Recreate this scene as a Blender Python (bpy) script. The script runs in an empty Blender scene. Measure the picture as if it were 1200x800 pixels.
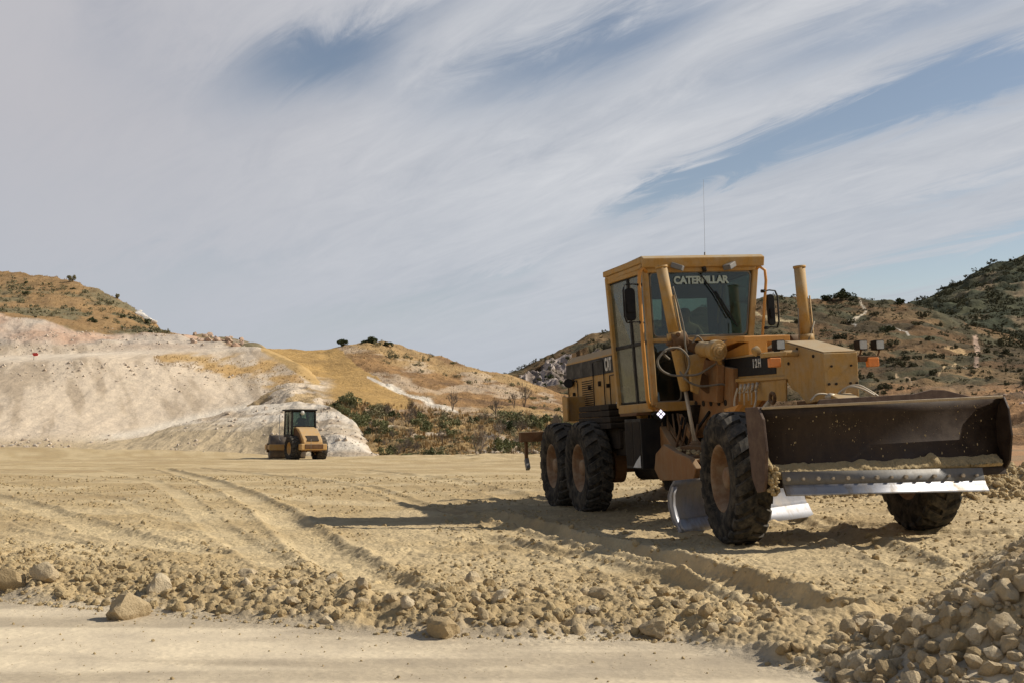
# Earthworks site: a motor grader, a soil compactor, cut slopes and dry hills
SKYTINT=(1.25,1.0,.82); CLOUD_A=(4.2,4.45,4.95); CLOUD_B=(6.4,6.5,6.75); CLOUD_L=(4.8,4.75,5.05); CLOUD_H=(4.5,4.85,5.4); EXPO=.1
import bpy, bmesh, math, random
import numpy as np
from mathutils import Vector, Matrix
random.seed(7); RNG=np.random.default_rng(7)
C=bpy.data.collections.new('scene'); bpy.context.scene.collection.children.link(C)
R=math.radians
# ------------------------------------------------------------------ camera
F_PX=1384.3; YH=512.085; CAM_H=1.08
TH=math.atan((YH-400)/F_PX)
cam=bpy.data.cameras.new('camera'); co=bpy.data.objects.new('camera',cam); C.objects.link(co)
co.location=(0,0,CAM_H); co.rotation_euler=(R(90)+TH,0,0)
cam.sensor_width=36; cam.lens=F_PX/1200*36; cam.clip_start=.05; cam.clip_end=6000
bpy.context.scene.camera=co
def place(x,y,D):
    """a survey sighting (bearing x, elevation y) at distance D in metres -> world point"""
    dx=(x-600)/F_PX; k=(400-y)/F_PX
    dy=math.cos(TH)-k*math.sin(TH); dz=math.sin(TH)+k*math.cos(TH)
    return np.stack([np.asarray(dx/dy*D)+0*np.asarray(y*1.), np.asarray(D*1.)+0*np.asarray(y*1.)+0*np.asarray(x*1.), CAM_H+D*dz/dy+0*np.asarray(x*1.)],-1)
# ------------------------------------------------------------------ custom properties
def tag(o,label=None,cat=None,group=None,kind=None):
    if label: o['label']=label
    if cat: o['category']=cat
    if group: o['group']=group
    if kind: o['kind']=kind
    return o
def empty(name,loc=(0,0,0)):
    o=bpy.data.objects.new(name,None); C.objects.link(o); o.location=loc; o.empty_display_size=.3; return o
# ------------------------------------------------------------------ materials
def new_mat(name):
    m=bpy.data.materials.new(name); m.use_nodes=True; nt=m.node_tree
    return m,nt,nt.nodes['Principled BSDF']
def N(nt,t,**k):
    n=nt.nodes.new(t)
    for a,b in k.items():
        if a in n.inputs.keys() if hasattr(n.inputs,'keys') else False: n.inputs[a].default_value=b
        else: setattr(n,a,b)
    return n
def mixc(nt,fac,a,b,blend='MIX'):
    n=nt.nodes.new('ShaderNodeMix'); n.data_type='RGBA'; n.blend_type=blend
    for s,v in ((0,fac),(6,a),(7,b)):
        if hasattr(v,'is_output') or isinstance(v,bpy.types.NodeSocket): nt.links.new(v,n.inputs[s])
        else: n.inputs[s].default_value=v if s==0 else (*v,1)
    return n.outputs[2]
def noise(nt,scale,detail=4,rough=.6,vec=None,dist=0.):
    n=nt.nodes.new('ShaderNodeTexNoise'); n.inputs['Scale'].default_value=scale
    n.inputs['Detail'].default_value=detail; n.inputs['Roughness'].default_value=rough; n.inputs['Distortion'].default_value=dist
    if vec is None:
        tc=nt.nodes.new('ShaderNodeTexCoord'); vec=tc.outputs['Object']
    nt.links.new(vec,n.inputs['Vector']); return n.outputs['Fac']
def ramp(nt,fac,a,b,ca=0.,cb=1.):
    n=nt.nodes.new('ShaderNodeMapRange'); n.inputs[1].default_value=a;n.inputs[2].default_value=b
    n.inputs[3].default_value=ca;n.inputs[4].default_value=cb; nt.links.new(fac,n.inputs[0]); return n.outputs[0]
def bump(nt,h,strength,dist,bs):
    n=nt.nodes.new('ShaderNodeBump'); n.inputs['Strength'].default_value=strength; n.inputs['Distance'].default_value=dist
    nt.links.new(h,n.inputs['Height']); nt.links.new(n.outputs[0],bs.inputs['Normal']); return n
def geo_pos(nt): return nt.nodes.new('ShaderNodeNewGeometry').outputs['Position']
def dusty(name,base,dust=(.40,.32,.21),amt=.5,rough=.5,metal=0.,scale=6.,bumpk=.15,dark=None,up=.5,spec=.4):
    """worn painted/steel surface: own colour, blotchy dust (more where it faces up), small dark scuffs"""
    m,nt,b=new_mat(name)
    n1=noise(nt,scale,6,.65); n2=noise(nt,scale*7,4,.7)
    geo=nt.nodes.new('ShaderNodeNewGeometry'); sx=nt.nodes.new('ShaderNodeSeparateXYZ'); nt.links.new(geo.outputs['Normal'],sx.inputs[0])
    upf=ramp(nt,sx.outputs[2],.2,.95,0,up)
    f=ramp(nt,n1,.42,.75,0,amt); a=nt.nodes.new('ShaderNodeMath'); a.operation='ADD'; a.use_clamp=True
    nt.links.new(f,a.inputs[0]); nt.links.new(upf,a.inputs[1])
    dk=dark or tuple(c*.55 for c in base)
    c0=mixc(nt,ramp(nt,n2,.52,.78,0,.55),base,dk)
    tc_=nt.nodes.new('ShaderNodeTexCoord'); mp_=nt.nodes.new('ShaderNodeMapping'); mp_.inputs['Scale'].default_value=(9,9,1.1); nt.links.new(tc_.outputs['Object'],mp_.inputs[0])
    st_=noise(nt,1.6,6,.7,mp_.outputs[0]); c0=mixc(nt,ramp(nt,st_,.5,.72,0,.5),c0,dk); c0=mixc(nt,ramp(nt,st_,.46,.3,0,.35*min(1,amt*1.5)),c0,dust)
    c1=mixc(nt,a.outputs[0],c0,dust)
    nt.links.new(c1,b.inputs['Base Color'])
    nt.links.new(ramp(nt,n1,.3,.75,rough,min(1,rough+.35)),b.inputs['Roughness'])
    b.inputs['Metallic'].default_value=metal; b.inputs['Specular IOR Level'].default_value=spec
    bump(nt,n2,bumpk,.01,b)
    return m
M={}
M['yellow']=dusty('machine_yellow_paint',(.43,.24,.065),(.40,.31,.19),.75,.55,up=.7,spec=.2)
M['orange']=dusty('rail_orange_paint',(.55,.24,.035),(.42,.30,.17),.2,.3,up=.2)
M['brown']=dusty('grimy_frame_paint',(.12,.055,.02),(.20,.14,.08),.5,.7,up=.8,spec=.3,scale=4)
M['grime']=dusty('oily_dark_metal',(.022,.017,.013),(.10,.075,.05),.4,.75,up=.4,spec=.15)
M['black']=dusty('black_paint',(.010,.009,.009),(.10,.08,.05),.15,.45,up=.25,spec=.2)
M['rust']=dusty('worn_orange_steel',(.27,.125,.04),(.30,.21,.12),.7,.6,up=.7,spec=.3,scale=4)
M['rim']=dusty('rim_paint',(.22,.12,.06),(.34,.26,.17),.9,.7,up=.2,spec=.3)
M['tyre']=dusty('tyre_rubber',(.016,.015,.014),(.17,.14,.10),.65,.85,up=.2,spec=.12,scale=9)
M['lug']=dusty('tread_rubber',(.024,.024,.023),(.18,.15,.11),.6,.7,up=.3,spec=.2,scale=12)
M['blade']=dusty('rusty_blade_steel',(.03,.018,.012),(.10,.07,.045),.5,.5,metal=.2,up=.5,scale=5)
M['blade_back']=dusty('rusty_plate',(.085,.05,.034),(.17,.12,.085),.8,.75,up=.5,scale=9)
M['rod']=dusty('chrome_rod',(.50,.43,.33),(.42,.33,.22),.6,.45,metal=.4,up=.3)
M['hose']=dusty('dusty_hose',(.15,.13,.10),(.30,.24,.165),.7,.7,up=.6)
M['grey']=dusty('grey_metal',(.16,.16,.16),(.30,.26,.2),.5,.5,metal=.3)
M['seat']=dusty('seat_cloth',(.02,.02,.022),(.06,.05,.04),.3,.9,up=.1)
M['white']=dusty('white_label',(.62,.62,.60),(.45,.38,.28),.5,.6,up=.2)
M['letters']=dusty('white_lettering',(.70,.68,.62),(.35,.28,.18),.6,.6,up=.1)
M['amber']=dusty('amber_lens',(.75,.22,.03),(.5,.3,.15),.35,.25,up=.2)
M['drum']=dusty('roller_drum_steel',(.10,.085,.075),(.26,.2,.14),.9,.55,metal=.4,up=.3,scale=3)
M['roller_yellow']=dusty('roller_yellow_paint',(.52,.29,.08),(.42,.31,.18),.7,.5,up=.4)
def steel():
    m,nt,b=new_mat('polished_cutting_edge')
    tc_=nt.nodes.new('ShaderNodeTexCoord'); mp_=nt.nodes.new('ShaderNodeMapping'); mp_.inputs['Scale'].default_value=(1,1,.25); nt.links.new(tc_.outputs['Object'],mp_.inputs[0])
    n1=noise(nt,7,7,.7,mp_.outputs[0]); n2=noise(nt,60,5,.75,mp_.outputs[0])
    nt.links.new(mixc(nt,ramp(nt,n1,.48,.68,0,.85),(.36,.36,.375),(.24,.20,.15)),b.inputs['Base Color'])
    b.inputs['Metallic'].default_value=.85; nt.links.new(ramp(nt,n1,.35,.7,.45,.65),b.inputs['Roughness'])
    bump(nt,n2,.2,.004,b); return m
M['steel']=steel()
def glass(name,tint,refl=.12,dirt=.12):
    m,nt,b=new_mat(name); nt.nodes.remove(b); out=nt.nodes['Material Output']
    tr=nt.nodes.new('ShaderNodeBsdfTransparent'); tr.inputs[0].default_value=(*tint,1)
    gl=nt.nodes.new('ShaderNodeBsdfGlossy'); gl.inputs['Roughness'].default_value=.03; gl.inputs[0].default_value=(.9,.95,.95,1)
    df=nt.nodes.new('ShaderNodeBsdfDiffuse'); df.inputs[0].default_value=(.26,.25,.19,1)
    lw=nt.nodes.new('ShaderNodeLayerWeight'); lw.inputs[0].default_value=.25
    a=nt.nodes.new('ShaderNodeMixShader'); c=nt.nodes.new('ShaderNodeMixShader')
    nt.links.new(ramp(nt,lw.outputs['Fresnel'],0,1,refl,.9),a.inputs[0]); nt.links.new(tr.outputs[0],a.inputs[1]); nt.links.new(gl.outputs[0],a.inputs[2])
    nt.links.new(ramp(nt,noise(nt,2.5,6,.7),.35,.8,dirt*.3,dirt*2),c.inputs[0]); nt.links.new(a.outputs[0],c.inputs[1]); nt.links.new(df.outputs[0],c.inputs[2])
    nt.links.new(c.outputs[0],out.inputs[0]); return m
M['glass']=glass('cab_glass',(.52,.60,.55),.03,.03)
M['side_glass']=glass('side_glass',(.45,.54,.48),.06,.42)
M['mirror']=glass('mirror_glass',(.02,.02,.02),.6,.2)
M['lens']=dusty('lamp_lens',(.42,.42,.38),(.45,.38,.28),.5,.15,up=.1,spec=.8)
def emis(name,col,s):
    m,nt,b=new_mat(name); b.inputs['Base Color'].default_value=(*col,1); b.inputs['Emission Color'].default_value=(*col,1); b.inputs['Emission Strength'].default_value=s; return m
M['lit']=emis('lit_lamp',(.92,.86,1.),1.3)
M['moldsteel']=dusty('scoured_moldboard_steel',(.22,.22,.235),(.34,.28,.2),.6,.42,metal=.6,up=.5,scale=4)
M['letters_glass']=dusty('glass_lettering',(.42,.50,.44),(.35,.36,.3),.4,.7,up=.1)
# terrain: own colour per vertex ('col'), broken up by procedural grain
def terrain_mat(name,scale,gr=.35,bk=.5,bd=.03,fine=60,rough=.95,stones=0):
    m,nt,b=new_mat(name)
    at=nt.nodes.new('ShaderNodeAttribute'); at.attribute_name='col'
    P=geo_pos(nt)
    n1=noise(nt,scale,8,.65,P); n2=noise(nt,fine,6,.7,P)
    a=mixc(nt,ramp(nt,n1,.3,.7,0,1),(1-gr,1-gr,1-gr*.9),(1+gr,1+gr,1+gr*.9))
    c=mixc(nt,1.,at.outputs['Color'],a,'MULTIPLY')
    a2=mixc(nt,ramp(nt,n2,.3,.7,0,1),(1-gr*.5,)*3,(1+gr*.5,)*3)
    c=mixc(nt,1.,c,a2,'MULTIPLY')
    nt.links.new(c,b.inputs['Base Color']); b.inputs['Roughness'].default_value=rough; b.inputs['Specular IOR Level'].default_value=.15
    ad=nt.nodes.new('ShaderNodeMath'); ad.operation='ADD'; nt.links.new(n1,ad.inputs[0])
    mu=nt.nodes.new('ShaderNodeMath'); mu.operation='MULTIPLY'; nt.links.new(n2,mu.inputs[0]); mu.inputs[1].default_value=.45; nt.links.new(mu.outputs[0],ad.inputs[1])
    h=ad.outputs[0]
    if stones:
        vo=nt.nodes.new('ShaderNodeTexVoronoi'); vo.inputs['Scale'].default_value=stones; nt.links.new(P,vo.inputs['Vector'])
        mm=nt.nodes.new('ShaderNodeMath'); mm.operation='MULTIPLY'; nt.links.new(ramp(nt,vo.outputs['Distance'],0,.55,.5,0),mm.inputs[0]); nt.links.new(ramp(nt,n1,.42,.6,0,1),mm.inputs[1])
        a3=nt.nodes.new('ShaderNodeMath'); a3.operation='ADD'; nt.links.new(h,a3.inputs[0]); nt.links.new(mm.outputs[0],a3.inputs[1]); h=a3.outputs[0]
    bn=bump(nt,h,bk,bd,b)
    if stones:
        ra=nt.nodes.new('ShaderNodeAttribute'); ra.attribute_name='rg'; ms=nt.nodes.new('ShaderNodeMath'); ms.operation='MULTIPLY'; ms.inputs[1].default_value=bk; nt.links.new(ra.outputs['Fac'],ms.inputs[0]); nt.links.new(ms.outputs[0],bn.inputs['Strength'])
    return m
M['ground']=terrain_mat('compacted_earth',2.2,.18,.7,.04,38,stones=22)
M['cut']=terrain_mat('pale_cut_earth',1.1,.13,.6,.22,6)
M['hill']=terrain_mat('dry_grass_hill',.25,.28,.9,.5,2.2)
M['hill_far']=terrain_mat('scrub_hill',.07,.30,.9,1.5,.8)
def rock_mat(name,a,b_,c_):
    m,nt,b=new_mat(name)
    oi=nt.nodes.new('ShaderNodeObjectInfo'); at=nt.nodes.new('ShaderNodeAttribute'); at.attribute_name='rnd'
    P=geo_pos(nt); n1=noise(nt,9,6,.6,P); n2=noise(nt,70,6,.7,P)
    ad=nt.nodes.new('ShaderNodeMath'); ad.operation='ADD'; nt.links.new(oi.outputs['Random'],ad.inputs[0]); nt.links.new(at.outputs['Fac'],ad.inputs[1])
    fr=nt.nodes.new('ShaderNodeMath'); fr.operation='FRACT'; nt.links.new(ad.outputs[0],fr.inputs[0])
    k=mixc(nt,ramp(nt,fr.outputs[0],.1,.9),a,b_)
    k=mixc(nt,ramp(nt,n1,.45,.72,0,.8),k,c_)
    k=mixc(nt,ramp(nt,n2,.35,.7,0,.35),k,tuple(x*.6 for x in a))
    nt.links.new(k,b.inputs['Base Color']); b.inputs['Roughness'].default_value=.92; b.inputs['Specular IOR Level'].default_value=.15
    n3=noise(nt,22,5,.65,P); ad2=nt.nodes.new('ShaderNodeMath'); ad2.operation='MULTIPLY_ADD'; nt.links.new(n3,ad2.inputs[0]); ad2.inputs[1].default_value=1.6; nt.links.new(n2,ad2.inputs[2]); bump(nt,ad2.outputs[0],.75,.018,b); return m
M['rock']=rock_mat('limestone_rock',(.39,.285,.15),(.64,.53,.36),(.44,.325,.18))
M['rock_red']=rock_mat('reddish_rock',(.42,.27,.18),(.55,.42,.32),(.36,.25,.17))
M['clod']=rock_mat('earth_clod',(.41,.30,.155),(.52,.405,.225),(.42,.315,.165))
M['rock_white']=rock_mat('white_rock',(.62,.58,.52),(.7,.66,.6),(.5,.44,.36))
def leaf_mat(name,a,b_,tr=.25):
    m,nt,b=new_mat(name); oi=nt.nodes.new('ShaderNodeObjectInfo'); at=nt.nodes.new('ShaderNodeAttribute'); at.attribute_name='rnd'
    ad=nt.nodes.new('ShaderNodeMath'); ad.operation='ADD'; nt.links.new(oi.outputs['Random'],ad.inputs[0]); nt.links.new(at.outputs['Fac'],ad.inputs[1])
    fr=nt.nodes.new('ShaderNodeMath'); fr.operation='FRACT'; nt.links.new(ad.outputs[0],fr.inputs[0])
    nt.links.new(mixc(nt,fr.outputs[0],a,b_),b.inputs['Base Color']); b.inputs['Roughness'].default_value=.85; b.inputs['Specular IOR Level'].default_value=.15
    return m
M['leaf_dark']=leaf_mat('evergreen_leaves',(.045,.058,.026),(.095,.10,.045))
M['leaf_sage']=leaf_mat('sage_leaves',(.12,.13,.055),(.20,.19,.09))
M['leaf_grey']=leaf_mat('grey_leaves',(.16,.15,.085),(.25,.22,.12))
M['leaf_far']=leaf_mat('far_leaves',(.055,.055,.028),(.12,.105,.052))
M['twig']=leaf_mat('bare_twigs',(.11,.085,.065),(.20,.16,.12))
M['straw']=leaf_mat('dry_straw',(.30,.19,.08),(.42,.29,.135))
M['bark']=leaf_mat('bark',(.07,.055,.04),(.11,.085,.06))
# ------------------------------------------------------------------ mesh builder
class MB:
    def __init__(s): s.v=[]; s.f=[]; s.m=[]; s.mi=0; s.sm=[]; s.smooth=False
    def add(s,vs,fs):
        o=len(s.v); s.v.extend([tuple(map(float,p)) for p in vs])
        for f in fs: s.f.append(tuple(i+o for i in f)); s.m.append(s.mi); s.sm.append(s.smooth)
        return s
    def box(s,x0,x1,y0,y1,z0,z1):
        return s.add([(x,y,z) for x in (x0,x1) for y in (y0,y1) for z in (z0,z1)],[(0,1,3,2),(4,6,7,5),(0,4,5,1),(2,3,7,6),(0,2,6,4),(1,5,7,3)])
    def bar(s,p,q,w,h,up=(0,0,1)):
        p=Vector(p);q=Vector(q);d=(q-p).normalized();up=Vector(up)
        a=d.cross(up)
        if a.length<1e-3: a=d.cross(Vector((1,0,0)))
        a.normalize(); b=a.cross(d).normalized(); a*=w/2; b*=h/2
        return s.add([p-a-b,p-a+b,p+a+b,p+a-b,q-a-b,q-a+b,q+a+b,q+a-b],[(0,1,2,3),(7,6,5,4),(0,4,5,1),(1,5,6,2),(2,6,7,3),(3,7,4,0)])
    def cyl(s,p,q,r,n=16,r2=None,caps=True):
        return s.tube([p,q],[r,r if r2 is None else r2],n,caps)
    def tube(s,pts,r,n=10,caps=True):
        pts=[Vector(p) for p in pts]; rs=r if isinstance(r,(list,tuple)) else [r]*len(pts)
        vs=[];fs=[];a=None
        for i,p in enumerate(pts):
            d=(pts[min(i+1,len(pts)-1)]-pts[max(i-1,0)]).normalized()
            if a is None: a=d.cross(Vector((0,0,1))); a=a if a.length>1e-2 else d.cross(Vector((1,0,0)))
            a=(a-d*a.dot(d)).normalized(); b=d.cross(a)
            for k in range(n):
                t=2*math.pi*k/n; vs.append(p+(a*math.cos(t)+b*math.sin(t))*rs[i])
        for i in range(len(pts)-1):
            for k in range(n): fs.append((i*n+k,i*n+(k+1)%n,(i+1)*n+(k+1)%n,(i+1)*n+k))
        old=s.smooth; s.smooth=True; o=len(s.v); s.add(vs,fs); s.smooth=False
        if caps:
            s.f+= [tuple(o+k for k in range(n))[::-1],tuple(o+(len(pts)-1)*n+k for k in range(n))]; s.m+=[s.mi]*2; s.sm+=[False]*2
        s.smooth=old; return s
    def prism(s,poly,ax,lo,hi):
        """poly in the two other axes (in order), extruded along axis ax"""
        n=len(poly); vs=[]
        for h in (lo,hi):
            for a,b in poly: vs.append({0:(h,a,b),1:(a,h,b),2:(a,b,h)}[ax])
        fs=[tuple(range(n)),tuple(range(2*n-1,n-1,-1))]+[(i,(i+1)%n,n+(i+1)%n,n+i) for i in range(n)]
        return s.add(vs,fs)
    def lathe(s,prof,n=48,c=(0,0,0),close=False):
        """profile (y, r) about the y axis"""
        vs=[];fs=[];k=len(prof)
        for i in range(n):
            t=2*math.pi*i/n
            for y,r in prof: vs.append((c[0]+r*math.cos(t),c[1]+y,c[2]+r*math.sin(t)))
        for i in range(n):
            for j in range(k-1+(1 if close else 0)): fs.append((i*k+j,((i+1)%n)*k+j,((i+1)%n)*k+(j+1)%k,i*k+(j+1)%k))
        old=s.smooth; s.smooth=True; s.add(vs,fs); s.smooth=old; return s
    def sphere(s,c,r,n=12):
        sc=r if isinstance(r,(tuple,list)) else (r,r,r); vs=[];fs=[];h=n//2
        for j in range(h+1):
            for i in range(n):
                a=2*math.pi*i/n;b=math.pi*j/h
                vs.append((c[0]+sc[0]*math.sin(b)*math.cos(a),c[1]+sc[1]*math.sin(b)*math.sin(a),c[2]+sc[2]*math.cos(b)))
        for j in range(h):
            for i in range(n): fs.append((j*n+i,(j+1)*n+i,(j+1)*n+(i+1)%n,j*n+(i+1)%n))
        old=s.smooth; s.smooth=True; s.add(vs,fs); s.smooth=old; return s
    def mesh(s,name,mats):
        me=bpy.data.meshes.new(name); me.from_pydata(s.v,[],s.f)
        for m in (mats if isinstance(mats,(list,tuple)) else [mats]): me.materials.append(m)
        me.polygons.foreach_set('material_index',s.m); me.polygons.foreach_set('use_smooth',s.sm)
        bm=bmesh.new(); bm.from_mesh(me); bmesh.ops.remove_doubles(bm,verts=bm.verts,dist=1e-5); bmesh.ops.recalc_face_normals(bm,faces=bm.faces); bm.to_mesh(me); bm.free()
        return me
    def groups(s):
        n=len(s.v); par=list(range(n))
        def fd(i):
            while par[i]!=i: par[i]=par[par[i]]; i=par[i]
            return i
        for f in s.f:
            a=fd(f[0])
            for i in f[1:]:
                b=fd(i)
                if b!=a: par[b]=a
        comp={}
        for i in range(n): comp.setdefault(fd(i),[]).append(i)
        A=np.array(s.v); cs=[(c,A[c].min(0)-.006,A[c].max(0)+.006) for c in comp.values()]
        gr=list(range(len(cs)))
        def fg(i):
            while gr[i]!=i: gr[i]=gr[gr[i]]; i=gr[i]
            return i
        for i in range(len(cs)):
            for j in range(i):
                if (cs[i][1]<=cs[j][2]).all() and (cs[j][1]<=cs[i][2]).all():
                    a,b=fg(i),fg(j)
                    if a!=b: gr[a]=b
        vg={}
        for i,(c,_,_) in enumerate(cs):
            for k in c: vg[k]=fg(i)
        out={}
        for fi,f in enumerate(s.f): out.setdefault(vg[f[0]],[]).append(fi)
        return list(out.values())
    def build(s,name,mats,parent=None,bevel=0,loc=(0,0,0),split=True):
        if split and parent is not None and len(s.v)<20000:
            gs=s.groups()
            if len(gs)>1:
                gs.sort(key=lambda g:-len(g)); first=None
                for g in gs:
                    m=MB(); mp={}
                    for fi in g:
                        f=[]
                        for i in s.f[fi]:
                            if i not in mp: mp[i]=len(m.v); m.v.append(s.v[i])
                            f.append(mp[i])
                        m.f.append(tuple(f)); m.m.append(s.m[fi]); m.sm.append(s.sm[fi])
                    o=m.build(name,mats,parent,bevel,loc,False)
                    first=first or o
                return first
        o=bpy.data.objects.new(name,s.mesh(name,mats)); C.objects.link(o); o.parent=parent; o.location=loc
        if bevel:
            b=o.modifiers.new('bevel','BEVEL'); b.width=bevel; b.segments=2; b.limit_method='ANGLE'; b.angle_limit=R(40); b.harden_normals=False
        return o
def np_mesh(name,V,Fq,mat,attrs={},smooth=True):
    me=bpy.data.meshes.new(name); nf,k=Fq.shape
    me.vertices.add(len(V)); me.vertices.foreach_set('co',np.ascontiguousarray(V,dtype=np.float32).ravel())
    me.loops.add(nf*k); me.loops.foreach_set('vertex_index',Fq.astype(np.int32).ravel())
    me.polygons.add(nf); me.polygons.foreach_set('loop_start',np.arange(0,nf*k,k,dtype=np.int32)); 
    me.polygons.foreach_set('use_smooth',np.full(nf,smooth))
    me.update(calc_edges=True)
    for a,val in attrs.items():
        if val.ndim==2:
            at=me.attributes.new(a,'FLOAT_COLOR','POINT'); c=np.ones((len(V),4),np.float32); c[:,:3]=val; at.data.foreach_set('color',c.ravel())
        else:
            at=me.attributes.new(a,'FLOAT','POINT'); at.data.foreach_set('value',val.astype(np.float32))
    me.materials.append(mat); return me
def np_obj(name,V,Fq,mat,attrs={},smooth=True,parent=None):
    o=bpy.data.objects.new(name,np_mesh(name,V,Fq,mat,attrs,smooth)); C.objects.link(o); o.parent=parent; return o
def copy_tree(o,parent=None):
    c=o.copy(); C.objects.link(c)
    if parent is not None:
        c.parent=parent; c.matrix_parent_inverse=o.matrix_parent_inverse
    for ch in o.children: copy_tree(ch,c)
    return c
def text_mesh(s,size,name='lettering',bold=.0,depth=.004):
    cu=bpy.data.curves.new(name,'FONT'); cu.body=s; cu.size=size; cu.extrude=depth; cu.offset=bold; cu.align_x='CENTER'; cu.align_y='CENTER'; cu.space_character=.95
    o=bpy.data.objects.new(name,cu); C.objects.link(o); dg=bpy.context.evaluated_depsgraph_get(); dg.update()
    me=bpy.data.meshes.new_from_object(o.evaluated_get(dg)); bpy.data.objects.remove(o); bpy.data.curves.remove(cu); return me
def text_obj(s,size,origin,xdir,ydir,mat,parent,bold=0.,sx=1.,name='lettering'):
    me=text_mesh(s,size,name,bold); x=Vector(xdir).normalized(); y=Vector(ydir); y=(y-x*y.dot(x)).normalized(); z=x.cross(y)
    me.transform(Matrix(((x[0]*sx,y[0],z[0],origin[0]),(x[1]*sx,y[1],z[1],origin[1]),(x[2]*sx,y[2],z[2],origin[2]),(0,0,0,1))))
    me.materials.clear(); me.materials.append(mat)
    o=bpy.data.objects.new(name,me); C.objects.link(o); o.parent=parent; return o
# ------------------------------------------------------------------ numpy noise
_T=np.random.default_rng(3).random((512,512)).astype(np.float32)
def vnoise(x,y):
    xi=np.floor(x).astype(np.int64);yi=np.floor(y).astype(np.int64);fx=x-xi;fy=y-yi
    fx=fx*fx*fx*(fx*(fx*6-15)+10);fy=fy*fy*fy*(fy*(fy*6-15)+10)
    a=_T[xi%512,yi%512];b=_T[(xi+1)%512,yi%512];c=_T[xi%512,(yi+1)%512];d=_T[(xi+1)%512,(yi+1)%512]
    return (a*(1-fx)+b*fx)*(1-fy)+(c*(1-fx)+d*fx)*fy
def fbm(x,y,s,o=5,g=.5,off=0.):
    r=0;a=1;t=0;x=x/s+off;y=y/s+off*1.7
    for i in range(o):
        r=r+a*vnoise(x,y);t+=a;a*=g;x,y=(x*1.6-y*1.2)+11.3,(x*1.2+y*1.6)+5.1
    return r/t
def cells(x,y,s,off=0,jit=1.):
    """round lumps: 1 at cell centres falling to 0"""
    x=x/s+off;y=y/s+off;xi=np.floor(x).astype(np.int64);yi=np.floor(y).astype(np.int64);best=np.full(x.shape,9.,np.float32);rv=np.zeros(x.shape,np.float32)
    for i in(-1,0,1):
        for j in(-1,0,1):
            cx=xi+i;cy=yi+j;px=cx+_T[cx%512,cy%512]*jit;py=cy+_T[(cx+137)%512,(cy+71)%512]*jit
            q=_T[(cx+33)%512,(cy+211)%512]; d=((x-px)**2+(y-py)**2)/(.12+.5*q*q)
            m=d<best; best=np.where(m,d,best); rv=np.where(m,q,rv)
    return np.clip(1-best,0,1)**.6*(.25+.75*rv)
def sstep(a,b,x): t=np.clip((x-a)/(b-a),0,1); return t*t*(3-2*t)
def polydist(x,y,pts):
    d=np.full(x.shape,1e9)
    for (x0,y0),(x1,y1) in zip(pts[:-1],pts[1:]):
        dx,dy=x1-x0,y1-y0; t=np.clip(((x-x0)*dx+(y-y0)*dy)/(dx*dx+dy*dy),0,1)
        d=np.minimum(d,np.hypot(x-x0-t*dx,y-y0-t*dy))
    return d
def in_poly(x,y,poly):
    r=np.zeros(x.shape,bool); n=len(poly)
    for i in range(n):
        x0,y0=poly[i];x1,y1=poly[(i+1)%n]
        if y0==y1: continue
        c=((y0>y)!=(y1>y))&(x<(x1-x0)*(y-y0)/(y1-y0)+x0); r^=c
    return r
# ------------------------------------------------------------------ sun and sky
SUN_EL=39.; SUN_AZ=10.     # azimuth: degrees from +X towards +Y
sd=Vector((math.cos(R(SUN_AZ))*math.cos(R(SUN_EL)),math.sin(R(SUN_AZ))*math.cos(R(SUN_EL)),math.sin(R(SUN_EL))))
sl=bpy.data.lights.new('sun','SUN'); sl.energy=5.0; sl.angle=R(.55); sl.color=(1,.93,.82)
so=bpy.data.objects.new('sun',sl); C.objects.link(so); so.rotation_euler=sd.to_track_quat('Z','Y').to_euler(); so.location=(20,0,30)
sc=bpy.context.scene; w=bpy.data.worlds.new('World'); sc.world=w; w.use_nodes=True; nt=w.node_tree
bg=nt.nodes['Background']; bg.inputs['Strength'].default_value=.1
sky=nt.nodes.new('ShaderNodeTexSky'); sky.sky_type='NISHITA'; sky.sun_disc=False; sky.sun_elevation=R(SUN_EL); sky.sun_rotation=R(90-SUN_AZ)
sky.air_density=1.; sky.dust_density=.3; sky.ozone_density=2.5; sky.altitude=600
def m_(op,a,b=None,c=None,clamp=False):
    n=nt.nodes.new('ShaderNodeMath'); n.operation=op; n.use_clamp=clamp
    for i,v in enumerate((a,b,c)):
        if v is None: continue
        if isinstance(v,(int,float)): n.inputs[i].default_value=v
        else: nt.links.new(v,n.inputs[i])
    return n.outputs[0]
tc=nt.nodes.new('ShaderNodeTexCoord'); sx=nt.nodes.new('ShaderNodeSeparateXYZ'); nt.links.new(tc.outputs['Generated'],sx.inputs[0])
dx,dy,dz=sx.outputs
zz=m_('ADD',m_('MAXIMUM',dz,0.),.12)
# cloud deck coordinates (flat layer high above the ground), streaks run towards bearing -30 degrees
px_=m_('DIVIDE',dx,zz); py_=m_('DIVIDE',dy,zz)
ca,sa=math.cos(R(34)),math.sin(R(34))
al=m_('ADD',m_('MULTIPLY',px_,-sa),m_('MULTIPLY',py_,ca)); ac=m_('ADD',m_('MULTIPLY',px_,ca),m_('MULTIPLY',py_,sa))
def cnoise(sa_,sc_,scale,det,rgh,dist,off=0.):
    cb=nt.nodes.new('ShaderNodeCombineXYZ'); nt.links.new(m_('MULTIPLY',al,sa_),cb.inputs[0]); nt.links.new(m_('MULTIPLY',ac,sc_),cb.inputs[1]); cb.inputs[2].default_value=off
    n=nt.nodes.new('ShaderNodeTexNoise'); n.inputs['Scale'].default_value=scale; n.inputs['Detail'].default_value=det; n.inputs['Roughness'].default_value=rgh; n.inputs['Distortion'].default_value=dist
    nt.links.new(cb.outputs[0],n.inputs['Vector']); return n.outputs['Fac']
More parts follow.
